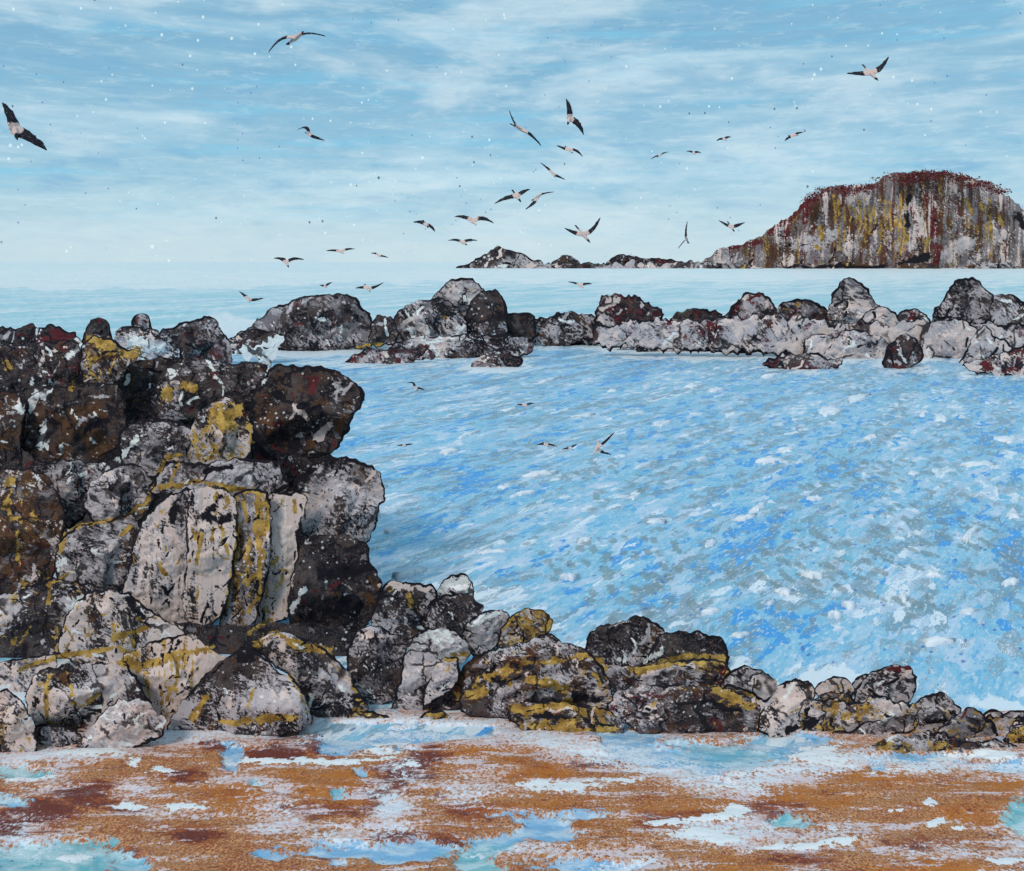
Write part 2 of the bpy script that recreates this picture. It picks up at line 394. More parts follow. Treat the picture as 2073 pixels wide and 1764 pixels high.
def build_sea():
    m, g, b = new_mat('sea_water', .42, .35)
    P = g.n('ShaderNodeNewGeometry').outputs['Position']
    A = g.sep(g.attr('za').outputs['Vector']); B = g.sep(g.attr('zb').outputs['Vector'])
    far, foam, deep = A[0], A[1], A[2]; cell, teal, pale = B[0], B[1], B[2]
    th = math.radians(37)
    along = g.vm('DOT_PRODUCT', P, (math.sin(th), math.cos(th), 0)); across = g.vm('DOT_PRODUCT', P, (math.cos(th), -math.sin(th), 0))
    sv = g.comb(g.m('MULTIPLY', across, 1.), g.m('MULTIPLY', along, .16), 0.)
    rv = g.comb(g.m('MULTIPLY', across, 1.), g.m('MULTIPLY', along, .30), 3.)
    big = g.noise(sv, .55, 3, .6, .5); mid = g.noise(sv, 1.7, 3, .62, .6); sm = g.noise(rv, 6.0, 4, .72, .3); tiny = g.noise(rv, 15., 3, .75)
    def off(v, o): return g.vm('ADD', v, o)
    wn = g.n('ShaderNodeTexNoise'); g.put(wn.inputs['Vector'], rv); wn.inputs['Scale'].default_value = 4.; wn.inputs['Detail'].default_value = 4; wn.inputs['Roughness'].default_value = .7
    jit = g.vm('SUBTRACT', wn.outputs['Color'], (.5, .5, .5))
    def chop(scale, amp, o):
        # short broken facets of water: each a random tone
        v = g.vm('ADD', off(dv, o), g.vm('MULTIPLY', jit, (amp, amp, 0.)))
        return g.sep(g.voro(v, scale, 1.0, 'Color'))
    dv = g.comb(across, g.m('MULTIPLY', along, .40), 0.)
    d1 = chop(1.7, .8, (0, 0, 0)); d2 = chop(5.4, .4, (7.7, 3.1, 0))
    def pal(r, c):
        c = g.mix(g.step(r, .27, .31), lin(66, 154, 218), c)
        c = g.mix(g.step(r, .36, .42), c, lin(142, 192, 216)); c = g.mix(g.step(r, .55, .60), c, lin(168, 200, 220))
        c = g.mix(g.step(r, .66, .70), c, lin(190, 206, 224)); c = g.mix(g.step(r, .77, .80), c, lin(226, 230, 236))
        return c
    r1 = g.m('ADD', g.m('MULTIPLY', d1[0], .50), g.m('MULTIPLY', g.m('SUBTRACT', mid, .29), 1.30))
    r1 = g.m('SUBTRACT', g.m('ADD', r1, g.m('MULTIPLY', pale, .22)), g.m('MULTIPLY', deep, .26))
    r2 = g.m('ADD', g.m('MULTIPLY', d2[0], .52), g.m('MULTIPLY', g.m('SUBTRACT', big, .30), 1.35))
    r2 = g.m('SUBTRACT', g.m('ADD', r2, g.m('MULTIPLY', foam, .22)), g.m('MULTIPLY', deep, .22))
    c = g.mix(g.step(d2[1], .46, .52), pal(r1, lin(118, 180, 214)), pal(r2, lin(124, 186, 216)))
    gq = g.m('ADD', g.m('MULTIPLY', d2[2], .32), g.m('MULTIPLY', g.noise(off(sv, (2, 34, 5)), 1.0, 3, .65, .5), 1.25))
    c = g.mix(g.step(g.m('ADD', gq, g.m('MULTIPLY', g.m('SUBTRACT', tiny, .5), .9)), .84, .93, 0, .8), c, lin(122, 144, 156))
    gq = g.m('ADD', g.m('MULTIPLY', d1[2], .5), g.m('MULTIPLY', teal, .25))
    c = g.mix(g.step(g.m('ADD', gq, g.m('MULTIPLY', g.m('SUBTRACT', sm, .5), .6)), .47, .53, 0, .6), c, lin(116, 184, 204))
    # dry scumble of pale and blue grain over everything
    c = g.mix(g.step(tiny, .55, .61, 0, .75), c, lin(208, 218, 226))
    c = g.mix(g.step(tiny, .42, .36, 0, .65), c, lin(84, 150, 196))
    # rings of grey scum gathered by the current
    cv = g.comb(g.m('MULTIPLY', g.vm('DOT_PRODUCT', P, (1, 0, 0)), 3.4), g.m('MULTIPLY', g.vm('DOT_PRODUCT', P, (0, 1, 0)), 1.5), 0.)
    vd = g.m('ADD', g.voro(cv, 1.0, .9), g.m('MULTIPLY', g.m('SUBTRACT', tiny, .5), .8))
    cm = g.m('MULTIPLY', g.step(vd, .40, .32), g.step(g.m('ADD', cell, g.m('MULTIPLY', g.m('SUBTRACT', big, .5), 1.6)), .42, .58))
    c = g.mix(g.m('MULTIPLY', cm, .7), c, g.mix(tiny, lin(100, 118, 124), lin(140, 152, 152)))
    # white wash round the rocks and broken crests
    wash = g.attr('wash').outputs['Fac']
    c = g.mix(g.step(g.m('ADD', g.m('MULTIPLY_ADD', foam, .46, wash), g.m('MULTIPLY', g.m('SUBTRACT', g.m('ADD', g.m('MULTIPLY', sm, .5), g.m('MULTIPLY', mid, .5)), .5), 2.6)), .52, .68, 0, .9), c, lin(226, 230, 234))
    # specks
    vd = g.voro(g.comb(g.m('MULTIPLY', across, 5.), g.m('MULTIPLY', along, 2.2), 0.), 1.0)
    c = g.mix(g.m('MULTIPLY', g.step(vd, .17, .10), g.step(g.noise(P, .35, 3), .45, .55, 0, .75)), c, lin(54, 92, 168))
    # open sea beyond the reef: paler, greener
    fv = g.comb(g.m('MULTIPLY', across, .17), g.m('MULTIPLY', along, .045), 0.)
    f1 = g.noise(fv, 1., 5, .62, .4); f2 = g.noise(off(fv, (4, 8, 2)), 1.6, 5, .65, .4)
    fc = g.mix(g.step(f1, .42, .60), lin(158, 200, 208), lin(190, 212, 217))
    fc = g.mix(g.step(f2, .52, .62, 0, .7), fc, lin(150, 188, 210))
    fc = g.mix(g.step(g.noise(off(fv, (14, 2, 2)), 1.3, 5, .62, .4), .52, .60, 0, .85), fc, lin(212, 220, 220))
    fc = g.mix(g.step(g.m('ADD', g.m('MULTIPLY', f2, .6), foam), .62, .8, 0, .9), fc, lin(226, 226, 226))
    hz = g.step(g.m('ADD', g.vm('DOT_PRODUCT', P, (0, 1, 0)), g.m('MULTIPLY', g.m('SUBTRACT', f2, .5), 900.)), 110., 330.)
    fc = g.mix(g.m('MULTIPLY', hz, .85), fc, g.mix(g.step(f1, .44, .56), lin(216, 226, 228), lin(242, 236, 230)))  # horizon haze painted into the far water by whitening its base colour
    fc = g.mix(g.step(g.m('ADD', wash, g.m('MULTIPLY', g.m('SUBTRACT', sm, .5), 2.)), .5, .7, 0, .8), fc, lin(228, 230, 232))
    c = g.mix(far, c, fc)
    g.L.new(c, b.inputs['Base Color'])
    bp = g.n('ShaderNodeBump'); bp.inputs['Strength'].default_value = .35; bp.inputs['Distance'].default_value = .12
    g.put(bp.inputs['Height'], g.m('ADD', g.m('MULTIPLY', mid, 1.), g.m('MULTIPLY', sm, .4)))
    g.L.new(bp.outputs[0], b.inputs['Normal'])
    rows = np.concatenate([[.13, .25, .4, .6, .9, 1.3, 1.8, 2.4, 3.1, 4, 5, 6, 7, 8.2, 9.5, 11], np.arange(12.5, 110, 1.3), np.arange(110, 620, 2.2)])
    cols = np.concatenate([np.arange(-1400, -60, 40), np.arange(-60, 1085, 2.6), np.arange(1085, 2400, 40)])
    PX, PR = np.meshgrid(cols, rows); nx, ny = len(cols), len(rows); PX = PX.ravel(); PR = PR.ravel()
    Y = F * CAMZ / PR; X = (PX - W / 2) * Y / F
    D = PX / SC; E = (PR + HOR) / SC
    amp = .11 * sstep(10.5, 15, Y) * (1 - .0 * Y) 
    th = math.radians(22); al = X * math.sin(th) + Y * math.cos(th); ac = X * math.cos(th) - Y * math.sin(th)
    Z = amp * (fbm(p3(ac * .8, al * .22), 4, .55) * 1.3 + .35 * fbm(p3(ac * 2.5, al * .8, 4.), 3)) * np.where(Y > 60, 2.0, 1.0)
    Z = Z * np.clip(1500 / Y, 0, 1)
    wx, wy = fbm(p3(D * .012, E * .02), 3) * 2, fbm(p3(D * .012, E * .02, 9.), 3) * 2
    far = sstep(650, 700, E * -1 + 1370 + 12 * wx)      # rows above ~y 690 lie beyond the reef
    shore = blob(D, E, [(800, 1120, 60, 80), (860, 1170, 80, 30), (1000, 1215, 90, 26), (1150, 1250, 80, 22), (1560, 1350, 90, 22), (1700, 1360, 100, 26), (1900, 1390, 110, 24, 0, .6), (2050, 1410, 100, 30, 0, .6), (620, 720, 90, 18), (1000, 745, 90, 14), (1400, 715, 140, 12), (1240, 690, 40, 20), (1850, 1300, 200, 50, 0, .35), (60, 566, 300, 18), (400, 566, 360, 16), (1000, 560, 600, 14, 0, .7), (460, 665, 60, 26), (1000, 557, 220, 10), (1500, 560, 300, 9, 0, .8)], wx, wy)
    deep = blob(D, E, [(1140, 700, 60, 22, 20), (2050, 785, 70, 20), (1500, 1110, 90, 40, 20), (1160, 1225, 60, 30), (960, 990, 90, 50), (840, 1120, 60, 40), (1930, 1050, 60, 30), (1990, 900, 60, 25), (1650, 960, 90, 30, 20), (1540, 1260, 80, 30), (1380, 700, 60, 18), (1260, 760, 90, 20, 20), (2060, 1130, 40, 60)], wx, wy)
    cell = blob(D, E, [(1330, 1190, 110, 60), (1250, 1270, 130, 30), (1900, 1090, 170, 60), (2000, 1130, 90, 45), (1750, 1180, 140, 60), (1600, 1130, 160, 60), (1250, 1130, 160, 50), (1780, 970, 140, 50, 0, .8), (1250, 960, 120, 50, 0, .6), (1500, 900, 120, 40, 0, .6), (1700, 760, 140, 20, 0, .6)], wx, wy)
    teal = blob(D, E, [(2020, 1380, 60, 25), (1960, 1360, 40, 20), (1420, 720, 80, 20), (60, 620, 200, 40), (200, 640, 160, 20), (1250, 1190, 140, 50, 0, .6), (1500, 790, 120, 18, 0, .5)], wx, wy)
    pale = blob(D, E, [(1900, 1320, 260, 110, 0, .35), (900, 1180, 200, 60), (1650, 720, 200, 40), (2050, 950, 120, 120)], wx, wy)
    idx = np.arange(nx * ny).reshape(ny, nx)
    faces = np.stack([idx[:-1, :-1], idx[1:, :-1], idx[1:, 1:], idx[:-1, 1:]], -1).reshape(-1, 4)
    o = mesh_obj('sea', np.stack([X, Y, Z], 1), faces, m, attrs={'za': np.stack([far, shore, deep], 1), 'zb': np.stack([cell, teal, pale], 1)})
    tag(o, kind='structure')
    return o
SEA = build_sea()

# ------------------------------------------------------------------ the beach
def build_beach():
    m, g, b = new_mat('wet_sand', .75, .3)
    P = g.n('ShaderNodeNewGeometry').outputs['Position']
    A = g.sep(g.attr('ba').outputs['Vector']); B = g.sep(g.attr('bb').outputs['Vector'])
    foam, water, marn = A[0], A[1], A[2]; ora, tealm, whi = B[0], B[1], B[2]
    sv = g.comb(g.m('MULTIPLY', g.vm('DOT_PRODUCT', P, (1, 0, 0)), 1.), g.m('MULTIPLY', g.vm('DOT_PRODUCT', P, (0, 1, 0)), 2.1), 0.)
    grain = g.noise(P, 42., 2, .7); gr2 = g.noise(P, 24., 3, .75); mid = g.noise(sv, 2.2, 5, .65, .4); big = g.noise(sv, .8, 4, .6, .3)
    def thr(c, mask, n, col, w=.10, top=1., amp=2.4):
        return g.mix(g.step(g.m('ADD', mask, g.m('MULTIPLY', g.m('SUBTRACT', n, .5), amp)), .5 - w, .5 + w, 0, top), c, col)
    def nn(o, sc, wg=.45):
        wg = wg + .12
        return g.m('ADD', g.m('MULTIPLY', g.noise(g.vm('ADD', sv, o), sc, 5, .7, .5), 1 - wg), g.m('MULTIPLY', gr2, wg))
    c = g.mix(g.step(grain, .35, .65), lin(130, 72, 44), lin(218, 152, 104))
    c = g.mix(g.step(mid, .45, .65, 0, .6), c, lin(176, 124, 82))
    c = thr(c, ora, nn((3, 1, 0), 1.3), lin(186, 108, 36), .16, .85)
    c = thr(c, g.m('MULTIPLY_ADD', marn, .8, .38), nn((8, 5, 2), 1.9), lin(150, 70, 36), .14, .8)
    c = thr(c, g.m('MULTIPLY_ADD', marn, .95, .06), nn((6, 15, 2), 2.8, .36), lin(104, 46, 38), .08, .92, 3.0)
    c = thr(c, g.m('MULTIPLY_ADD', foam, .95, .20), nn((1, 9, 4), 2.0, .55), lin(220, 186, 176), .05, .85)
    lace = g.noise(g.comb(g.m('MULTIPLY', g.vm('DOT_PRODUCT', P, (1, 0, 0)), 1.3), g.m('MULTIPLY', g.vm('DOT_PRODUCT', P, (0, 1, 0)), 7.), 0.), 1.0, 5, .65, .4)
    c = thr(c, g.m('MULTIPLY_ADD', foam, .6, .25), g.m('ADD', g.m('MULTIPLY', lace, .6), g.m('MULTIPLY', gr2, .4)), lin(222, 200, 202), .06, .9, 3.4)
    c = thr(c, g.m('MULTIPLY_ADD', marn, .5, .20), g.m('ADD', g.m('MULTIPLY', g.noise(g.vm('ADD', sv, (40, 3, 1)), 3.2, 4, .7, .6), .6), g.m('MULTIPLY', gr2, .4)), lin(110, 52, 42), .08, .85, 3.0)
    c = thr(c, water, nn((11, 2, 4), 1.8, .35), g.mix(tealm, g.mix(g.step(mid, .4, .62), lin(124, 178, 214), lin(196, 212, 224)), g.mix(g.step(mid, .4, .62), lin(104, 178, 186), lin(186, 210, 214))), .10, .95)  # pools: reflected sky painted as pale blue into the base colour
    c = thr(c, foam, nn((21, 7, 4), 2.3, .5), lin(222, 224, 230), .05, .92)
    c = thr(c, whi, nn((2, 17, 4), 4.5, .38), lin(232, 230, 230), .05, 1., 3.2)
    sp = g.step(g.voro(P, 11.), .16, .10)
    c = g.mix(g.m('MULTIPLY', sp, g.step(big, .5, .58, 0, .8)), c, lin(120, 52, 40))
    g.L.new(c, b.inputs['Base Color'])
    g.put(b.inputs['Roughness'], g.step(water, .3, .6, .8, .35))
    bp = g.n('ShaderNodeBump'); bp.inputs['Strength'].default_value = .5; bp.inputs['Distance'].default_value = .03
    g.put(bp.inputs['Height'], g.m('ADD', g.m('MULTIPLY', gr2, .6), g.m('MULTIPLY', mid, 1.4)))
    g.L.new(bp.outputs[0], b.inputs['Normal'])
    xs = np.concatenate([np.arange(-16, -7.3, .25), np.arange(-7.3, 7.3, .022), np.arange(7.3, 16.1, .25)])
    ys = np.concatenate([np.arange(3.0, 7.6, .2), np.arange(7.6, 13.2, .024)])
    X, Y = np.meshgrid(xs, ys); nx, ny = len(xs), len(ys); X = X.ravel(); Y = Y.ravel()
    Z = np.interp(Y, [3, 8, 10, 11.2, 12.2, 13.3], [.55, .26, .10, .02, -.12, -.4])
    Z = Z + .05 * fbm(p3(X * .5, Y * 1.3), 4) + .015 * fbm(p3(X * 2.2, Y * 5.), 3)
    D, E = project(X, Y, Z)
    wx, wy = fbm(p3(X * 1.1, Y * 2.6), 5, .6) * 3.0, fbm(p3(X * 1.1, Y * 2.6, 9.), 5, .6) * 3.0
    hx, hy = fbm(p3(X * 5., Y * 9.), 4, .6), fbm(p3(X * 5., Y * 9., 3.), 4, .6); D = D + 34 * hx; E = E + 13 * hy
    sw = np.interp(D, [-400, 0, 150, 330, 480, 700, 900, 1040, 1150, 1280, 1420, 1520, 1620, 1750, 1900, 2073, 2500], [1540, 1530, 1524, 1494, 1478, 1470, 1466, 1478, 1504, 1532, 1566, 1578, 1556, 1532, 1546, 1552, 1540])
    hw = np.interp(D, [0, 150, 400, 700, 900, 1200, 1500, 1800, 2073], [26, 20, 26, 52, 46, 42, 44, 24, 24])
    band = np.clip(1.15 - np.abs(E - sw + 8 * wx) / hw * .75, 0, 1)
    seaward = sstep(0, 20, sw - E)                                   # the wash between the rocks and the foam edge
    foam = np.maximum(band * .55, .30 * seaward)
    foam = np.maximum(foam, .72 * blob(D, E, [(790, 1640, 60, 50, 0, .8), (560, 1650, 80, 40, 0, .62), (470, 1580, 90, 20, 0, .5), (700, 1690, 120, 22, 0, .7), (350, 1640, 120, 20, 0, .5), (60, 1690, 90, 40, 0, .7), (1500, 1680, 150, 35, 0, .7), (1650, 1690, 130, 30, 0, .6), (960, 1590, 70, 60, 0, .55), (1120, 1720, 200, 24, 0, .55), (1280, 1750, 120, 18, 0, .7), (1900, 1725, 130, 18, 0, .6), (2060, 1700, 50, 60, 0, .6), (820, 1560, 60, 40, 0, .6), (300, 1600, 90, 20, 0, .5), (80, 1580, 80, 40, 0, .45), (1150, 1590, 90, 16, 0, .6)], wx, wy))
    water = blob(D, E, [(475, 1530, 30, 30, 0, .9), (110, 1735, 120, 42), (30, 1760, 90, 40), (250, 1750, 70, 25, 0, .7), (720, 1722, 120, 24), (860, 1715, 70, 26), (560, 1735, 60, 16, 0, .8), (1070, 1672, 110, 20, 8), (985, 1722, 70, 34, 30), (1120, 1690, 40, 14), (1275, 1490, 60, 44), (1330, 1530, 120, 22), (1480, 1535, 110, 34), (1600, 1500, 90, 18), (1870, 1530, 110, 14), (2050, 1545, 70, 14, 0, .8), (760, 1490, 110, 26), (900, 1480, 90, 20), (620, 1472, 90, 14), (1190, 1750, 160, 18, 0, .8), (1610, 1660, 90, 18, 0, .7), (40, 1560, 60, 20, 0, .8), (520, 1585, 14, 12), (690, 1605, 16, 12), (730, 1565, 16, 10), (1770, 1545, 18, 14), (2065, 1655, 30, 50, 0, .8), (20, 1620, 40, 20, 0, .6)], wx, wy)
    teal = blob(D, E, [(110, 1735, 160, 60), (985, 1730, 70, 40), (40, 1560, 90, 50), (620, 1600, 200, 30, 0, .7), (1610, 1660, 120, 30), (2065, 1655, 60, 80), (1480, 1520, 90, 20, 0, .6)], wx, wy)
    marn = blob(D, E, [(820, 1560, 70, 26, 30), (780, 1605, 60, 18, 30, .8), (650, 1500, 80, 16), (560, 1525, 60, 16), (440, 1505, 40, 12, 0, .7), (160, 1610, 60, 26, 0, .8), (60, 1640, 70, 22, -10), (20, 1668, 50, 26), (250, 1630, 40, 16, 0, .6), (470, 1508, 12, 10), (370, 1570, 30, 12, 0, .8), (800, 1690, 40, 10, 0, .8), (900, 1700, 60, 14, 0, .6), (390, 1690, 60, 14, 0, .6), (240, 1730, 50, 12, 0, .7), (1560, 1640, 60, 14, 0, .6), (1230, 1752, 50, 12, 0, .7), (1360, 1660, 80, 14, 0, .5), (1620, 1735, 60, 12, 0, .5), (960, 1640, 60, 20, 0, .5), (700, 1640, 120, 14, 0, .5), (1200, 1545, 60, 10, 0, .7), (1850, 1710, 60, 10, 0, .5)], wx, wy)
    ora = .24 + .42 * blob(D, E, [(960, 1520, 140, 34), (500, 1615, 180, 50), (660, 1600, 140, 40), (1280, 1640, 240, 50, 0, .7), (1050, 1560, 160, 40), (1560, 1620, 160, 50), (1760, 1560, 120, 24), (2040, 1600, 130, 50), (1500, 1760, 120, 24), (1900, 1760, 150, 30), (1100, 1650, 160, 30, 0, .7), (560, 1510, 110, 24), (1980, 1640, 120, 30, 0, .7), (1640, 1690, 40, 24)], wx, wy)
    whi = blob(D, E, [(1145, 1591, 66, 11), (1080, 1588, 40, 8), (1490, 1643, 26, 12), (1450, 1652, 70, 7, 8), (1420, 1682, 46, 9, 4), (1440, 1695, 50, 8), (1640, 1708, 120, 7, 6), (325, 1558, 22, 7), (275, 1543, 14, 10), (370, 1632, 40, 7), (270, 1630, 34, 7), (830, 1545, 16, 6), (808, 1553, 10, 6), (160, 1727, 26, 7), (620, 1540, 130, 6), (200, 1520, 60, 9), (1260, 1580, 40, 6), (1350, 1665, 40, 6), (60, 1575, 50, 6), (1890, 1668, 22, 7, 20), (1940, 1678, 20, 5), (1880, 1620, 14, 7, -30), (1820, 1640, 10, 5), (1650, 1525, 60, 22), (2050, 1740, 50, 8), (1980, 1528, 80, 9), (790, 1500, 60, 6), (760, 1520, 40, 6), (1500, 1590, 60, 6, 0, .7), (1800, 1560, 60, 5, 0, .7)], wx, wy)
    water = np.maximum(water, .36 * seaward); Z = Z - .05 * sstep(.4, .65, water) - .006 * foam + .012 * np.clip(whi - .4, 0, 1)
    idx = np.arange(nx * ny).reshape(ny, nx)
    faces = np.stack([idx[:-1, :-1], idx[:-1, 1:], idx[1:, 1:], idx[1:, :-1]], -1).reshape(-1, 4)
    o = mesh_obj('beach', np.stack([X, Y, Z], 1), faces, m, attrs={'ba': np.stack([foam, water, marn], 1), 'bb': np.stack([ora, teal, whi], 1)})
    tag(o, kind='structure')
build_beach()

# ------------------------------------------------------------------ lichen, weed, salt and cracks, by place
def sts(mask, *rows):
    for r in rows:
        w, pts = r[0], r[1:]; st(mask, w, *[(pts[i], pts[i + 1]) for i in range(0, len(pts), 2)])
sts('ochre',
 (22, 182, 685, 216, 701, 247, 716, 286, 709), (10, 232, 728, 222, 752), (30, 340, 793), (14, 372, 778, 392, 785), (36, 455, 848, 458, 868), (22, 430, 830, 480, 838),
 (9, 395, 880, 400, 930), (8, 505, 860, 508, 900), (14, 12, 735, 18, 745), (16, 147, 782), (26, 22, 975), (10, 20, 1010, 20, 1040), (9, 367, 921, 336, 925, 309, 983, 286, 1037),
 (8, 359, 937, 344, 983), (13, 321, 987, 406, 975, 433, 983, 475, 991, 522, 999), (10, 301, 1013, 251, 1048, 166, 1063, 128, 1087, 122, 1117), (9, 267, 1063, 247, 1083),
 (7, 35, 1079, 38, 1150), (10, 8, 1028, 23, 990), (7, 100, 1152, 98, 1222), (8, 100, 1183, 139, 1160), (9, 112, 1260, 116, 1318), (11, 522, 1013, 518, 1067, 530, 1117, 522, 1206, 502, 1241),
 (10, 495, 1013, 499, 1055), (6, 408, 1080, 400, 1140), (5, 430, 1068, 428, 1098), (6, 446, 1064, 452, 1090), (7, 487, 1060, 475, 1129, 456, 1237), (8, 545, 1256, 499, 1283), (13, 232, 1291, 294, 1272),
 (12, 131, 1326, 232, 1311, 278, 1326), (12, 46, 1353, 93, 1338, 128, 1330), (18, 251, 1338, 278, 1353, 348, 1330, 425, 1314), (6, 359, 1330, 356, 1400), (6, 390, 1338, 386, 1400),
 (6, 325, 1357, 329, 1442), (6, 294, 1361, 305, 1415), (20, 514, 1303, 564, 1284, 615, 1311, 665, 1318), (6, 665, 1330, 734, 1423), (8, 587, 1369, 611, 1407, 618, 1442), (8, 514, 1392, 499, 1434),
 (14, 448, 1463, 599, 1450), (14, 414, 1415, 390, 1454), (9, 100, 1369, 93, 1415, 100, 1461, 120, 1469), (7, 135, 1361, 155, 1438), (9, 155, 1438, 201, 1403), (18, 58, 1500),
 (12, 789, 1194), (16, 830, 1201, 833, 1222), (18, 908, 1331, 946, 1324), (14, 990, 1368, 1034, 1358), (10, 1058, 1344, 1130, 1337, 1185, 1327), (20, 1075, 1378, 1109, 1382, 1144, 1396),
 (22, 929, 1409, 980, 1402), (22, 1034, 1433, 1099, 1436, 1147, 1423, 1178, 1440), (20, 1082, 1470, 1185, 1481, 1246, 1474), (20, 1294, 1358, 1338, 1344, 1410, 1334, 1460, 1336), (12, 1202, 1331, 1225, 1351),
 (20, 1449, 1395, 1479, 1412, 1520, 1432), (16, 717, 1443, 775, 1453), (14, 857, 1443, 898, 1447), (10, 719, 706, 768, 698), (8, 899, 645), (8, 932, 633), (6, 60, 1270, 40, 1310), (7, 30, 1290, 20, 1330))
sts('white',
 (18, 170, 700, 135, 724), (14, 77, 670), (16, 73, 797, 62, 832), (12, 89, 859, 81, 902), (22, 348, 755), (10, 371, 735), (20, 406, 855), (12, 278, 886, 240, 933), (22, 77, 967),
 (8, 530, 735, 549, 735, 530, 782), (7, 723, 805), (24, 128, 1137), (14, 170, 1206, 140, 1235), (12, 618, 1190, 591, 1237), (12, 657, 1179), (10, 201, 1434), (16, 182, 1496), (12, 871, 1283, 898, 1307),
 (12, 1004, 1242, 963, 1262), (14, 990, 1385), (14, 1304, 1334, 1338, 1320), (10, 1256, 1331), (16, 547, 686, 567, 690), (6, 854, 690, 895, 694), (20, 270, 690, 330, 700), (8, 640, 640, 660, 650), (10, 300, 705, 340, 712))
sts('pink',
 (6, 398, 905, 402, 925), (16, 664, 859, 641, 890), (12, 595, 821, 618, 844), (10, 634, 913), (14, 533, 1006, 618, 1002, 603, 1021), (12, 329, 1040, 278, 1106), (26, 348, 1075, 359, 1144),
 (14, 475, 1021, 483, 1052), (10, 553, 1013, 603, 1017, 591, 1067, 595, 1152, 587, 1191), (20, 541, 1086), (22, 417, 1144, 406, 1237), (14, 228, 1202, 270, 1206, 301, 1241, 363, 1272),
 (12, 155, 1318, 131, 1330), (22, 309, 1303, 386, 1295), (16, 572, 1311), (9, 77, 1353, 58, 1407, 62, 1446), (26, 20, 1440, 40, 1500), (10, 1110, 1440, 1167, 1430), (8, 1210, 1400, 1240, 1420),
 (20, 775, 1188, 860, 1186), (20, 905, 1190, 945, 1175), (8, 833, 666, 870, 670), (14, 1240, 1265, 1270, 1258), (16, 1610, 1385, 1600, 1440), (10, 1680, 1380, 1710, 1385), (14, 1790, 1362), (12, 1215, 625, 1250, 605), (10, 740, 1285, 790, 1290))
sts('ink',
 (12, 557, 797, 606, 821, 641, 828, 664, 852), (16, 515, 795, 541, 775), (10, 640, 950, 560, 995), (22, 359, 1013, 348, 1048), (22, 444, 1005, 417, 1044, 460, 1052), (22, 73, 1419), (26, 263, 1222),
 (18, 1161, 1409, 1229, 1416), (12, 1082, 1450, 1164, 1453), (14, 1660, 1415), (8, 1367, 1426, 1435, 1419, 1496, 1440), (34, 499, 1325), (40, 640, 1250, 720, 1220), (30, 660, 1160, 740, 1150), (16, 520, 900, 560, 940),
 (6, 290, 850, 348, 853, 385, 862), (20, 180, 860, 220, 850), (20, 1600, 1478, 1650, 1456), (5, 1890, 642, 1950, 640), (12, 420, 950, 470, 945))
sts('rust',
 (40, 147, 844, 128, 913), (40, 541, 860), (20, 707, 813, 688, 867), (22, 723, 952, 746, 975, 742, 1014), (14, 251, 1098, 240, 1160), (22, 495, 1086, 483, 1144), (28, 182, 1253), (40, 60, 1050, 50, 1120), (26, 128, 1376, 131, 1427),
 (60, 200, 850, 190, 900), (30, 10, 900), (24, 630, 900), (14, 960, 1340, 925, 1400))
sts('maroon',
 (14, 386, 832), (18, 433, 759), (14, 634, 774, 630, 797), (12, 182, 952), (12, 1360, 650), (9, 1683, 663), (18, 1847, 646), (8, 1489, 612, 1537, 599), (20, 90, 690), (20, 130, 700), (8, 205, 1400), (12, 1470, 1345, 1465, 1380),
 (12, 1858, 1360, 1850, 1400), (14, 1800, 1352, 1840, 1356), (16, 1690, 1398), (14, 1075, 1240), (10, 860, 700, 880, 712), (14, 1990, 740, 2060, 752), (10, 1810, 745), (12, 1620, 700), (10, 1650, 705))

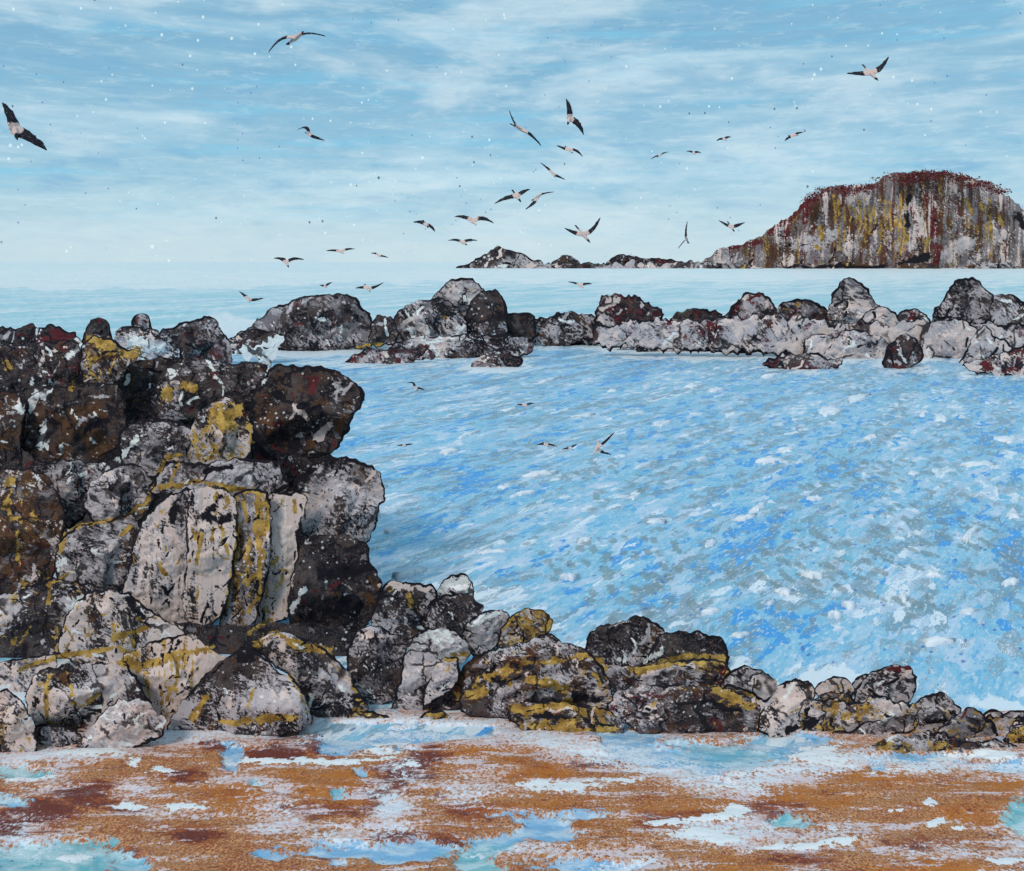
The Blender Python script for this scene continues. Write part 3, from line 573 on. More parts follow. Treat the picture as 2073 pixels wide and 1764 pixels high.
# ------------------------------------------------------------------ headland and skerries on the horizon
def build_headland():
    hl = bpy.data.objects.new('headland', None); scene.collection.objects.link(hl); hl.location = (330, 800, 0)
    tag(hl, 'tall ochre and maroon streaked headland rising from the sea beyond the reef', 'headland')
    for i in range(15): st('ochre', 7, (1690 + i * 10.2, 396 + (i * 37 % 30)), (1692 + i * 10.2, 450 + (i * 53 % 70)), s=.72)
    st('ochre', 26, (1990, 420), (2010, 470), s=.5); st('ochre', 16, (1960, 440), (1980, 470), s=.5)
    sts('maroon', (18, 1560, 470, 1640, 405), (14, 1640, 400, 1630, 450), (26, 1880, 400, 1890, 470), (22, 1900, 500, 1890, 530), (14, 1600, 445, 1590, 480), (20, 1850, 420, 1860, 480), (10, 1480, 500, 1540, 490))
    sts('rust', (16, 1590, 536, 1790, 536), (12, 1560, 500, 1620, 480), (30, 1990, 420, 2080, 440))
    sts('ink', (8, 1590, 541, 1790, 540), (16, 1830, 530, 1880, 520), (20, 2060, 440, 2090, 470), (12, 1840, 400, 1838, 460))
    sts('light', (40, 1620, 500, 1680, 480), (30, 1920, 510, 1960, 490), (24, 1840, 500))
    o = rock('cliff_face', None, [(1395, 546), (1433, 520), (1466, 500), (1510, 492), (1543, 474), (1575, 449), (1602, 438), (1624, 414), (1646, 398), (1673, 378), (1706, 376), (1760, 376), (1799, 351), (1842, 351), (1881, 345), (1924, 350), (1968, 360), (2000, 370), (2028, 387), (2073, 425), (2130, 455), (2230, 520), (2260, 560), (1395, 560)],
             830, 'column', T=.75, ink=.2, inkw=1.2, jag=1.2, planes=9, rough=.10, step=1.0, pcs=1.9, kw=dict(light=.26, grey=.5, pink=.34, ochre=.22, maroon=.33, rust=.65, white=.0, streak=1.0))
    o.parent = hl; o.matrix_parent_inverse = hl.matrix_world.inverted(); o.location = o.location - hl.location; o.matrix_parent_inverse.identity()
    # heather along the crest: clumps of small leafy faces
    m, g, b = new_mat('heather', .9, .1)
    P = g.n('ShaderNodeNewGeometry').outputs['Position']
    c = g.mix(g.step(g.noise(P, .35, 3), .42, .6), lin(70, 24, 32), lin(126, 48, 52)); c = g.mix(g.step(g.noise(P, 1.1, 2), .60, .66), c, lin(190, 150, 140))
    g.L.new(c, b.inputs['Base Color'])
    rs = np.random.RandomState(3)
    V, Fc = [], []
    crest = [(1640, 402), (1652, 392), (1668, 382), (1690, 378), (1712, 377), (1740, 382), (1762, 376), (1782, 362), (1800, 352), (1822, 352), (1846, 352), (1866, 348), (1884, 346), (1906, 349), (1926, 352), (1948, 358), (1968, 362), (1990, 370), (2008, 378), (2024, 386), (1700, 384), (1720, 388), (1930, 366), (1960, 374), (1880, 358), (1850, 362), (1815, 362), (1830, 372)]
    u = 812 / F
    for (cx, cy) in crest:
        for k in range(int(rs.choice([40, 130, 200]))):
            a = np.clip(rs.normal(size=3), -1.7, 1.7) * np.array([4.6, 5, 1.5])
            px, py = cx * SC + a[0], cy * SC + a[2] + 1.0
            p = np.array([(px - W / 2) * u, 812 + a[1], CAMZ - (py - HOR) * u])
            t = rs.normal(size=(2, 3)); t /= np.linalg.norm(t, axis=1)[:, None]; s_ = rs.uniform(.5, 1.5)
            i = len(V); V += [p - t[0] * s_, p + t[1] * s_ * .6, p + t[0] * s_, p - t[1] * s_ * .6]; Fc.append((i, i + 1, i + 2, i + 3))
    h = mesh_obj('heather', np.array(V) - np.array(hl.location), np.array(Fc), m, parent=hl, smooth=False)
    h['kind'] = 'stuff'; h['label'] = 'dark maroon heather along the crest of the headland'
build_headland()
for lab, pl_ in (('low dark rock at the seaward toe of the headland slope', [(1420, 549), (1450, 536), (1490, 532), (1530, 538), (1560, 548), (1490, 555)]),
                 ('long brown ledge along the foot of the headland under the ochre streaks', [(1575, 550), (1620, 534), (1700, 531), (1770, 534), (1800, 549), (1690, 556)]),
                 ('black broken rock at the headland foot after the brown ledge', [(1805, 549), (1835, 528), (1862, 524), (1890, 534), (1915, 549), (1860, 555)]),
                 ('grey broken rock at the headland foot nearest the picture edge', [(1925, 549), (1960, 536), (2010, 530), (2060, 536), (2100, 550), (2010, 555)])):
    rock('foot_rock', lab, pl_, 770, 'brown', ink=.5, inkw=1.4, jag=2, T=.6, step=.8, group='rocks at the headland foot', kw=dict(ochre=.05, maroon=.25))
rock('skerry', 'pointed grey skerry farthest from the headland on the horizon', [(915, 548), (932, 538), (955, 530), (985, 513), (1008, 497), (1030, 507), (1060, 516), (1098, 530), (1105, 548), (1010, 553)], 820, 'grey', ink=1.0, inkw=2.2, group='skerries on the horizon', cat='skerry', step=.9, kw=dict(white=.2, light=.5))
rock('skerry', 'small ragged middle skerry on the horizon', [(1105, 546), (1118, 530), (1134, 517), (1152, 515), (1168, 526), (1190, 538), (1190, 550), (1140, 552)], 830, 'dark', ink=1.0, inkw=1.6, group='skerries on the horizon', cat='skerry', step=.8, jag=2, kw=dict(white=.2))
rock('skerry', 'long low dark skerry touching the foot of the headland', [(1215, 546), (1236, 520), (1256, 514), (1280, 519), (1312, 521), (1345, 523), (1380, 531), (1415, 540), (1412, 551), (1310, 552)], 815, 'dark', ink=1.0, inkw=1.8, group='skerries on the horizon', cat='skerry', step=.9, kw=dict(maroon=.3, white=.2, light=.4))

rock('skerry', 'thin low line of rocks linking the skerries to the headland', [(1070, 550), (1095, 534), (1150, 530), (1200, 535), (1260, 530), (1330, 533), (1400, 528), (1450, 532), (1460, 551), (1250, 554)], 800, 'grey', ink=.8, inkw=1.2, jag=2, T=.5, group='skerries on the horizon', cat='skerry', step=.8, kw=dict(light=.5, maroon=.25))
# ------------------------------------------------------------------ the reef across the middle
GR = 'boulders of the reef'
def reef(label, style, Y, *p, **kw):
    pts = [(p[i], p[i + 1]) for i in range(0, len(p), 2)]
    if pts[0][0] > 1180 and style != 'black':
        k2 = dict(kw.get('kw') or {}); k2['light'] = k2.get('light', STY[style]['light']) + .12; k2['pink'] = k2.get('pink', STY[style]['pink']) + .12; k2['maroon'] = min(.40, k2.get('maroon', STY[style]['maroon'])); kw['kw'] = k2
    return rock(kw.pop('name', 'reef_boulder'), label, pts, Y, style, seat=kw.pop('seat', 720), group=kw.pop('group', GR), **kw)
reef('tall grey dome boulder crowning the widest pile of the reef', 'grey', 62, 862, 640, 872, 604, 885, 588, 911, 566, 940, 560, 968, 571, 986, 592, 990, 640, kw=dict(light=.48))
reef('big dark smooth domed boulder of the reef nearest the tall cliff', 'grey', 58, 455, 706, 470, 684, 506, 661, 547, 625, 600, 604, 649, 594, 694, 593, 727, 608, 752, 641, 764, 676, 745, 706, 600, 714, kw=dict(light=.26, maroon=.24))
reef('small dark bushy rock wedged beside the big smooth dome', 'dark', 57, 744, 690, 750, 652, 772, 636, 797, 645, 808, 676, 800, 700, 760, 704, jag=2)
reef('black rounded boulder below the tall grey dome', 'black', 59, 940, 660, 948, 618, 972, 590, 1005, 587, 1024, 606, 1028, 645, 1022, 700, 950, 706, kw=dict(light=.3))
reef('sloping cream and grey boulder leaning against the tall dome', 'grey', 58.5, 785, 660, 800, 632, 830, 616, 862, 604, 900, 604, 930, 622, 946, 650, 950, 702, 830, 708, 788, 694, kw=dict(pink=.3, white=.2, ochre=.16))
reef('low grey apron rock with cracked white patches at the waterline', 'grey', 55.5, 772, 722, 800, 692, 850, 680, 936, 678, 1038, 676, 1085, 694, 1072, 722, 990, 728, 880, 736, kw=dict(pink=.26, white=.26, maroon=.25))
reef('maroon weedy ledge awash beside the tall cliff', 'maroon', 53.5, 686, 744, 700, 728, 740, 710, 800, 702, 876, 704, 884, 726, 830, 740, 740, 748, jag=2, T=.6)
reef('small maroon ledge awash under the black rounded boulder', 'maroon', 52.6, 950, 738, 968, 722, 1030, 714, 1058, 724, 1052, 742, 1010, 756, 970, 752, jag=2, T=.6)
reef('flat topped black slab beside the black rounded boulder', 'black', 60, 1016, 690, 1018, 640, 1030, 633, 1074, 633, 1084, 642, 1086, 690, jag=.6, kw=dict(light=.0, maroon=.05))
reef('long low mottled rock joining the two halves of the reef', 'dark', 61, 1040, 708, 1056, 668, 1090, 642, 1128, 634, 1181, 631, 1204, 640, 1210, 684, 1150, 700, jag=2, kw=dict(light=.34, maroon=.24))
reef('dark jagged boulder with a pink cap where the reef narrows', 'dark', 60, 1200, 690, 1203, 630, 1213, 603, 1247, 590, 1273, 598, 1291, 594, 1321, 618, 1351, 638, 1362, 690, 1290, 700, jag=2, kw=dict(maroon=.34))
reef('low black ragged rock before the maroon peak', 'black', 60.5, 1352, 694, 1358, 640, 1394, 624, 1440, 626, 1462, 640, 1462, 690, jag=2.2, kw=dict(maroon=.3, light=.25))
reef('maroon tipped pointed peak of the reef', 'dark', 61, 1446, 690, 1458, 650, 1489, 612, 1511, 594, 1532, 588, 1558, 603, 1573, 626, 1578, 690, kw=dict(maroon=.42, light=.35))
reef('low brown hump between the maroon peak and the tall dome', 'brown', 62, 1566, 690, 1571, 616, 1610, 604, 1636, 607, 1675, 622, 1690, 690, kw=dict(maroon=.3, grey=.5, ochre=.02, light=.3))
reef('tall olive grey dome with a leaning top at the right half', 'grey', 61, 1668, 690, 1675, 633, 1683, 594, 1705, 568, 1727, 563, 1752, 577, 1765, 599, 1785, 622, 1790, 690, kw=dict(light=.3, rust=.35, maroon=.2))
reef('pale rounded pinkish boulder in front of the olive dome', 'pale', 57.5, 1728, 690, 1738, 650, 1752, 632, 1778, 621, 1813, 630, 1824, 656, 1822, 694, kw=dict(maroon=.16))
reef('low grey rock with a maroon smear left of the tall right peak', 'grey', 60, 1808, 694, 1815, 632, 1852, 623, 1880, 637, 1895, 690, kw=dict(maroon=.3))
reef('tallest peaked boulder of the reef', 'grey', 60.5, 1880, 690, 1886, 633, 1912, 603, 1929, 573, 1951, 559, 1977, 560, 1987, 581, 2012, 596, 2016, 640, 2000, 690, kw=dict(light=.42))
reef('broad warm brown boulder cut by the picture edge', 'grey', 58.5, 1985, 720, 2000, 650, 2009, 602, 2033, 592, 2067, 606, 2110, 630, 2130, 720, kw=dict(rust=.35, ochre=.12, light=.4, maroon=.25))
reef('large pale lavender boulder under the tallest peak', 'pale', 56, 1862, 726, 1872, 676, 1886, 650, 1947, 642, 1980, 668, 1972, 704, 1940, 736, 1880, 738, kw=dict(pink=.3, light=.66))
reef('dark maroon triangular rock at the waterline by the pale boulder', 'dark', 54.5, 1782, 736, 1796, 704, 1820, 680, 1836, 671, 1856, 687, 1872, 708, 1862, 738, 1804, 758, inkw=5, kw=dict(maroon=.42))
reef('flat grey and cream rock under the maroon peak', 'pale', 57, 1432, 706, 1440, 674, 1490, 662, 1540, 660, 1592, 650, 1640, 684, 1636, 714, 1530, 716, kw=dict(maroon=.22, grey=.55))
reef('flat pale rock with brown cracks below the olive dome', 'pale', 55.5, 1622, 722, 1630, 682, 1696, 670, 1750, 670, 1800, 688, 1800, 734, 1696, 738, kw=dict(maroon=.34))
reef('maroon and grey ledge awash below the flat pale rock', 'maroon', 53.5, 1540, 742, 1560, 724, 1590, 712, 1640, 714, 1706, 726, 1690, 748, 1640, 760, 1590, 754, jag=2, T=.6)
reef('maroon weedy slab awash at the picture edge', 'maroon', 53, 1940, 738, 1990, 726, 2040, 706, 2110, 698, 2120, 772, 2040, 764, 1980, 754, jag=1.5, T=.6, kw=dict(pink=.3))
reef('cream rock filling the gap under the broad brown boulder', 'pale', 55, 1940, 742, 1962, 694, 1990, 654, 2014, 680, 2056, 700, 2040, 730, 1990, 748)
reef('thin dark ledge with grey cracks before the low black rock', 'maroon', 57, 1280, 712, 1300, 690, 1365, 684, 1446, 690, 1440, 714, 1350, 722, jag=2, T=.6, kw=dict(light=.45, grey=.5, maroon=.35))
reef('low grey ledge in shadow of the jagged pink capped boulder', 'grey', 58, 1240, 704, 1252, 676, 1320, 668, 1364, 676, 1360, 704, jag=1.5, T=.6, kw=dict(maroon=.3))

reef('long ragged shelf of dark rock underlying the half nearest the cliff', 'dark', 61.5, 480, 714, 560, 672, 640, 650, 740, 660, 790, 668, 880, 650, 1000, 640, 1110, 655, 1200, 660, 1215, 700, 1100, 712, 800, 718, jag=2.5, T=.5, name='reef_shelf', kw=dict(light=.36, maroon=.35, pink=.15))
reef('long ragged shelf of dark rock underlying the half below the headland', 'dark', 60, 1195, 700, 1210, 660, 1300, 650, 1420, 645, 1500, 640, 1600, 640, 1700, 650, 1800, 652, 1900, 650, 2000, 650, 2130, 660, 2130, 730, 1800, 735, 1500, 716, jag=2.5, T=.5, name='reef_shelf', kw=dict(light=.55, maroon=.38, pink=.32, grey=.5))
GL = 'rocks of the ridge behind the cliff'
def ridge(label, style, Y, *p, **kw): return reef(label, style, Y, *p, name='ridge_rock', group=GL, seat=0, **kw)
ridge('small black pyramid rock on the ridge behind the cliff', 'black', 34, 164, 700, 172, 662, 184, 648, 197, 639, 210, 646, 222, 658, 230, 704)
ridge('small square topped rock with a maroon face on the ridge', 'maroon', 34, 256, 700, 266, 662, 268, 642, 276, 634, 300, 636, 306, 656, 316, 700, inkw=4, kw=dict(light=.5))
ridge('long wedge shaped grey rock with a dark sloping top edge', 'grey', 33, 310, 730, 321, 668, 371, 652, 421, 639, 437, 643, 450, 674, 468, 692, 466, 740, kw=dict(maroon=.34, light=.4))
ridge('pale salt streaked slab on the ridge before the wedge rock', 'pale', 31, 222, 740, 230, 678, 251, 656, 300, 662, 345, 682, 372, 722, 372, 744, kw=dict(white=.4))
ridge('low dark rock tapering into the surf by the smooth dome', 'dark', 50, 440, 716, 450, 694, 480, 676, 520, 664, 560, 672, 570, 700, 540, 716, kw=dict(pink=.35, maroon=.3, light=.45))
ridge('black knobbly rock at the picture edge on the ridge', 'black', 30, -40, 730, -40, 668, 0, 660, 28, 664, 60, 656, 84, 668, 90, 740, jag=1.6, kw=dict(white=.25, maroon=.3))
ridge('dark maroon streaked hummock on the ridge', 'dark', 29, 60, 740, 78, 668, 104, 654, 132, 664, 168, 686, 176, 742, jag=1.8, kw=dict(white=.22, maroon=.45))

# ------------------------------------------------------------------ the cliff of piled boulders
GC = 'boulders of the tall cliff'
def cl(label, style, Y, *p, **kw):
    pts = [(p[i], p[i + 1]) for i in range(0, len(p), 2)]
    return rock('cliff_boulder', label, pts, Y, style, group=GC, seat=1400, **kw)
rock('cliff_core', 'dark rock mass showing in the gaps between the cliff boulders', [(-120, 700), (60, 720), (260, 745), (420, 740), (540, 750), (680, 780), (700, 840), (660, 920), (740, 960), (740, 1060), (715, 1120), (740, 1180), (700, 1300), (680, 1440), (400, 1480), (120, 1500), (-120, 1510)], 17.2, 'black', T=.12, ink=0, cat='rock', step=4)
rock('cliff_core', 'low dark rock mass behind the boulders at the cliff foot', [(-120, 1240), (60, 1260), (200, 1270), (300, 1256), (390, 1262), (480, 1268), (560, 1258), (640, 1270), (700, 1270), (735, 1310), (740, 1400), (700, 1450), (400, 1450), (-120, 1450)], 12.95, 'black', T=.2, ink=0, cat='rock', step=4)
cl('long low mottled hump on top of the cliff with white salt', 'dark', 16.4, 225, 790, 232, 755, 270, 733, 332, 721, 405, 726, 464, 735, 530, 729, 552, 745, 530, 800, 515, 850, 470, 850, 400, 850, 330, 850, 250, 830, kw=dict(light=.24, maroon=.2, grey=.3))
cl('rust brown mound crested with ochre lichen at the cliff top', 'ochre', 16.0, 160, 740, 166, 695, 185, 680, 232, 684, 254, 704, 288, 708, 276, 732, 240, 770, 216, 800, 170, 800, kw=dict(ochre=.3, rust=.5))
cl('dark maroon crusted rock at the cliff top by the picture edge', 'dark', 16.2, -40, 800, -40, 690, 40, 700, 100, 690, 160, 690, 172, 730, 165, 790, 80, 815, kw=dict(white=.16, maroon=.26, pink=.1, ochre=.12))
cl('black overhanging boulder at the top corner above the lagoon', 'black', 15.6, 541, 751, 557, 734, 603, 741, 638, 739, 676, 747, 707, 767, 730, 782, 741, 805, 731, 826, 716, 838, 707, 867, 696, 890, 676, 915, 653, 926, 618, 931, 560, 925, 514, 894, 506, 836, 510, 797, 526, 772, inkw=7, T=1.0, kw=dict(maroon=.14, light=.12, rust=.34, grey=.2))
cl('broad smooth brown black dome high on the cliff', 'dark', 15.2, 40, 860, 50, 830, 60, 800, 90, 784, 155, 776, 232, 776, 256, 805, 258, 870, 240, 905, 165, 945, 77, 940, 40, 905, kw=dict(rust=.45, light=.04, grey=.05), T=.9)
cl('dark narrow rock at the picture edge beside the brown dome', 'dark', 15.0, -40, 960, -40, 780, 10, 785, 40, 800, 54, 840, 44, 890, 46, 960, kw=dict(rust=.4))
cl('dark rock with a grey arched edge behind the ochre cone', 'grey', 15.0, 238, 900, 245, 868, 290, 848, 348, 850, 392, 862, 396, 910, 385, 955, 320, 965, 250, 960, kw=dict(light=.4))
cl('ochre and cream cone shaped boulder halfway up the cliff', 'ochre', 14.4, 380, 930, 384, 870, 400, 838, 430, 812, 460, 804, 487, 812, 506, 840, 512, 870, 508, 905, 496, 935, 444, 950, 395, 950, ink=.5, kw=dict(pink=.42, white=.22, light=.6))
cl('black cleft rock under the overhanging boulder', 'black', 15.2, 500, 880, 541, 905, 618, 926, 650, 935, 620, 965, 596, 1010, 560, 1010, 530, 985, 510, 940, kw=dict(maroon=.3))
cl('round grey boulder with a brown edge overhanging the lagoon', 'grey', 14.9, 588, 1010, 600, 960, 634, 939, 680, 923, 734, 931, 761, 946, 778, 975, 782, 1012, 764, 1032, 766, 1058, 744, 1102, 700, 1125, 640, 1120, 606, 1070, inkw=4.5, T=.95, kw=dict(light=.46, rust=.24, ochre=.06))
cl('black crusted rock at the waterline below the round grey boulder', 'black', 13.5, 742, 1096, 746, 1134, 772, 1166, 775, 1210, 750, 1250, 720, 1310, 660, 1340, 600, 1310, 580, 1240, 590, 1150, 620, 1085, 690, 1080, T=.9, kw=dict(white=.04, light=.04))
cl('crusted grey shoulder between brown dome and grey knob', 'grey', 14.4, 50, 950, 90, 930, 150, 930, 220, 940, 240, 960, 190, 1000, 175, 1050, 140, 1075, 100, 1030, kw=dict(white=.18, maroon=.26, light=.42))
cl('rounded grey knob with cracked top left of the lichen lines', 'grey', 14.0, 168, 1030, 185, 975, 232, 940, 272, 936, 298, 954, 316, 990, 300, 1040, 270, 1070, 200, 1075, kw=dict(light=.45, pink=.2))
cl('ledge edged with ochre lichen above the drip stained columns', 'grey', 13.9, 300, 1000, 320, 960, 350, 930, 400, 938, 500, 925, 565, 935, 590, 985, 560, 1015, 480, 1015, 420, 1000, 370, 1000, kw=dict(light=.5, rust=.3))
cl('lavender grey drip stained column nearest the lichen arch', 'column', 13.4, 262, 1140, 270, 1100, 292, 1050, 330, 1008, 385, 982, 392, 1050, 384, 1150, 378, 1220, 385, 1280, 330, 1275, 270, 1245, 244, 1200, ink=.9, kw=dict(ochre=.02, pink=.46, light=.7, rust=.05))
cl('cream drip stained column with rounded foot', 'column', 13.2, 380, 985, 430, 985, 474, 998, 484, 1080, 474, 1150, 464, 1205, 452, 1245, 420, 1276, 385, 1266, 368, 1230, 376, 1150, kw=dict(pink=.60, ochre=.18, light=.6))
cl('ochre and brown streaked column in the middle of the face', 'column', 13.3, 466, 1000, 520, 985, 545, 1000, 552, 1100, 536, 1200, 514, 1262, 470, 1295, 440, 1285, 452, 1210, 468, 1130, kw=dict(ochre=.36, rust=.5, pink=.2, light=.3))
cl('pink capped column beside the black crusted rock', 'column', 13.5, 536, 1000, 590, 996, 624, 1004, 614, 1050, 606, 1100, 598, 1170, 588, 1245, 540, 1275, 504, 1262, 528, 1190, 545, 1090, kw=dict(pink=.58, ochre=.2, light=.55))
cl('dark rock beneath the ochre lichen arch', 'grey', 13.5, 108, 1140, 122, 1085, 166, 1060, 225, 1051, 270, 1036, 285, 1075, 270, 1135, 250, 1200, 190, 1215, 120, 1200, kw=dict(light=.42, pink=.12, rust=.3))
cl('tall dark brown column at the picture edge', 'brown', 13.8, -40, 960, 45, 945, 95, 960, 125, 1010, 135, 1075, 118, 1135, 105, 1190, 60, 1220, -40, 1225, kw=dict(ochre=.2, light=.06, rust=.5))
cl('dark stained rock low on the cliff left of the pale dome', 'dark', 13.0, -40, 1215, 30, 1196, 100, 1170, 170, 1180, 215, 1190, 165, 1225, 130, 1275, 112, 1340, 40, 1350, -40, 1355, kw=dict(ochre=.26, light=.48, pink=.3))
cl('pale pink domed boulder with ochre lichen at the cliff foot', 'pink', 12.6, 112, 1320, 120, 1280, 132, 1250, 155, 1220, 180, 1197, 216, 1192, 256, 1196, 290, 1222, 312, 1242, 350, 1264, 380, 1284, 360, 1320, 270, 1345, 160, 1350, kw=dict(rust=.25, ochre=.24, pink=.62, light=.6))
cl('small cream ledge left of the front arch at the picture edge', 'pink', 12.3, -40, 1350, 40, 1332, 110, 1322, 120, 1350, 80, 1375, 60, 1405, 30, 1412, -40, 1405, kw=dict(ochre=.3))
cl('dark front rock with arch shaped ochre stains', 'dark', 11.9, 50, 1420, 56, 1390, 78, 1360, 116, 1347, 174, 1343, 250, 1338, 282, 1375, 310, 1430, 250, 1440, 200, 1455, 165, 1500, 80, 1505, 60, 1460, kw=dict(light=.52, pink=.34, ochre=.18))
cl('sloping cream slab with ochre drips in front', 'column', 11.8, 242, 1330, 300, 1300, 371, 1280, 429, 1313, 460, 1332, 436, 1355, 416, 1392, 394, 1440, 352, 1468, 330, 1485, 296, 1435, 272, 1384, kw=dict(pink=.78, ochre=.30, light=.7, rust=.05))
cl('black domed front rock with grey streaks at the sand', 'dark', 11.4, 330, 1500, 345, 1450, 384, 1400, 425, 1356, 464, 1322, 499, 1309, 535, 1328, 562, 1360, 597, 1373, 616, 1407, 640, 1460, 600, 1490, 450, 1500, kw=dict(light=.46, pink=.12, streak=.5))
cl('dark rock with ochre and cream top leaning on the front dome', 'dark', 11.9, 502, 1310, 530, 1290, 564, 1275, 618, 1290, 672, 1322, 704, 1360, 730, 1407, 752, 1436, 700, 1470, 626, 1470, 590, 1376, 540, 1335, kw=dict(light=.5, pink=.25, grey=.4))
cl('small white splashed rock at the sand edge below the arch', 'pale', 11.2, 150, 1520, 180, 1473, 214, 1434, 247, 1413, 296, 1418, 336, 1456, 334, 1490, 250, 1520, 180, 1540, kw=dict(white=.28, pink=.45))
cl('pink and ochre rock at the picture edge on the sand', 'pink', 10.9, -40, 1400, 20, 1398, 50, 1425, 68, 1455, 78, 1500, 70, 1535, -40, 1550, kw=dict(white=.2, ochre=.24))
cl('low charcoal rock between the pink rock and the arch stains', 'dark', 11.0, 60, 1470, 100, 1462, 160, 1480, 176, 1510, 150, 1532, 70, 1530, kw=dict(light=.4, pink=.2))

# ------------------------------------------------------------------ the near ridge of rocks along the sand
GN = 'rocks along the sand'
def nr(label, style, Y, *p, **kw):
    pts = [(p[i], p[i + 1]) for i in range(0, len(p), 2)]
    return rock('shore_rock', label, pts, Y, style, group=GN, seat=1, **kw)
nr('pink topped block against the foot of the cliff', 'dark', 13.2, 750, 1290, 752, 1242, 766, 1210, 772, 1184, 792, 1175, 843, 1180, 878, 1186, 888, 1200, 874, 1230, 876, 1262, 850, 1300, 820, 1320, 780, 1310, kw=dict(light=.36))
nr('white pointed rock standing highest beside the lagoon', 'pale', 13.4, 866, 1222, 880, 1200, 898, 1177, 912, 1164, 936, 1157, 954, 1172, 962, 1206, 946, 1222, 898, 1226, kw=dict(white=.6, pink=.5))
nr('dark speckled rock under the white pointed rock', 'dark', 13.0, 864, 1240, 872, 1212, 898, 1203, 946, 1202, 968, 1214, 980, 1228, 972, 1246, 950, 1262, 940, 1290, 895, 1290, 870, 1275, kw=dict(light=.4, white=.1))
nr('large rounded grey boulder with white flecks by the ochre rock', 'grey', 12.1, 700, 1350, 703, 1310, 716, 1288, 730, 1272, 758, 1264, 784, 1274, 824, 1302, 820, 1336, 818, 1380, 800, 1416, 758, 1440, 728, 1430, 706, 1395, kw=dict(light=.48))
nr('pale blue grey block in the middle of the stone pile', 'pale', 12.3, 822, 1315, 838, 1290, 860, 1272, 898, 1269, 926, 1281, 944, 1300, 957, 1326, 930, 1345, 898, 1345, 868, 1334, kw=dict(pink=.1, white=.3, light=.75))
nr('pink edged grey stone standing on the sand', 'pale', 11.8, 790, 1440, 800, 1404, 812, 1372, 814, 1332, 830, 1315, 872, 1321, 898, 1338, 882, 1366, 862, 1402, 856, 1442, 820, 1450, kw=dict(light=.6, pink=.26))
nr('slanted cream slab leaning on the dark cleft', 'pale', 11.25, 850, 1425, 866, 1384, 880, 1350, 898, 1332, 931, 1329, 930, 1372, 916, 1397, 893, 1412, 862, 1432, kw=dict(ochre=.16))
nr('white and charcoal block beside the ochre block', 'grey', 12.5, 932, 1290, 940, 1266, 960, 1248, 1004, 1230, 1034, 1244, 1028, 1274, 1012, 1302, 984, 1325, 955, 1330, 942, 1310, kw=dict(white=.24, light=.5))
nr('ochre lichen covered block at the lagoon edge', 'ochre', 12.4, 1000, 1310, 1012, 1276, 1034, 1245, 1065, 1230, 1092, 1233, 1115, 1248, 1120, 1276, 1080, 1305, 1045, 1322, 1005, 1330, kw=dict(ochre=.55, pink=.25, maroon=.22))
nr('black cleft wedge between the cream slab and the layered mound', 'black', 11.9, 850, 1440, 888, 1410, 922, 1374, 944, 1342, 985, 1316, 1010, 1318, 975, 1372, 948, 1430, 900, 1452, kw=dict(rust=.35))
nr('layered brown and ochre mound in the middle of the shore', 'brown', 11.7, 926, 1440, 935, 1390, 950, 1346, 1007, 1308, 1050, 1304, 1116, 1282, 1142, 1302, 1188, 1316, 1216, 1344, 1230, 1374, 1250, 1419, 1258, 1450, 1185, 1470, 1048, 1466, 980, 1455, strata=16, kw=dict(ochre=.22, light=.34, pink=.12))
nr('low ochre weedy shelf at the foot of the layered mound', 'ochre', 10.95, 1020, 1450, 1036, 1424, 1100, 1418, 1180, 1428, 1246, 1438, 1266, 1470, 1256, 1496, 1150, 1500, 1070, 1486, strata=10, T=.7, kw=dict(pink=.22, maroon=.25))
nr('blue black cracked block above the ochre topped ledge', 'dark', 12.9, 1182, 1330, 1190, 1290, 1204, 1272, 1240, 1262, 1280, 1248, 1321, 1254, 1346, 1276, 1340, 1330, 1290, 1360, 1230, 1360, kw=dict(light=.38, white=.06, rust=.05, pink=.08))
nr('flat black slab at the end of the blue black block', 'black', 12.7, 1306, 1350, 1316, 1308, 1338, 1284, 1367, 1278, 1415, 1278, 1466, 1289, 1478, 1338, 1470, 1366, 1390, 1368, 1320, 1370, inkw=6, kw=dict(white=.14, light=.22))
nr('long ledge topped with ochre lichen under the black slab', 'brown', 12.2, 1205, 1380, 1212, 1342, 1260, 1346, 1310, 1348, 1400, 1330, 1470, 1338, 1484, 1365, 1480, 1410, 1380, 1412, 1300, 1410, 1230, 1415, strata=12, kw=dict(ochre=.22))
nr('dark brown layered shelf standing in the wash', 'brown', 11.4, 1226, 1440, 1240, 1402, 1300, 1386, 1400, 1388, 1475, 1394, 1535, 1418, 1552, 1462, 1520, 1494, 1400, 1500, 1320, 1492, 1255, 1465, strata=14, kw=dict(light=.32, grey=.4, ochre=.06, maroon=.28))
nr('grey and pink pointed rock after the black slab', 'pale', 12.0, 1455, 1395, 1464, 1376, 1480, 1357, 1513, 1346, 1546, 1360, 1574, 1380, 1574, 1420, 1540, 1430, 1500, 1420, kw=dict(pink=.4, grey=.6))
nr('ochre splashed rock below the grey and pink point', 'ochre', 11.5, 1430, 1440, 1436, 1404, 1470, 1384, 1515, 1396, 1548, 1418, 1564, 1450, 1540, 1475, 1480, 1470, kw=dict(light=.4))
nr('long grey and ochre shelf joining the rocks toward the picture edge', 'pale', 11.5, 1440, 1470, 1460, 1424, 1520, 1410, 1590, 1415, 1650, 1412, 1730, 1418, 1790, 1410, 1850, 1428, 1900, 1436, 1960, 1450, 2040, 1452, 2130, 1450, 2130, 1500, 1960, 1500, 1800, 1490, 1600, 1490, strata=12, T=.5, jag=2, kw=dict(ochre=.42, pink=.36, maroon=.2, rust=.2, grey=.5))
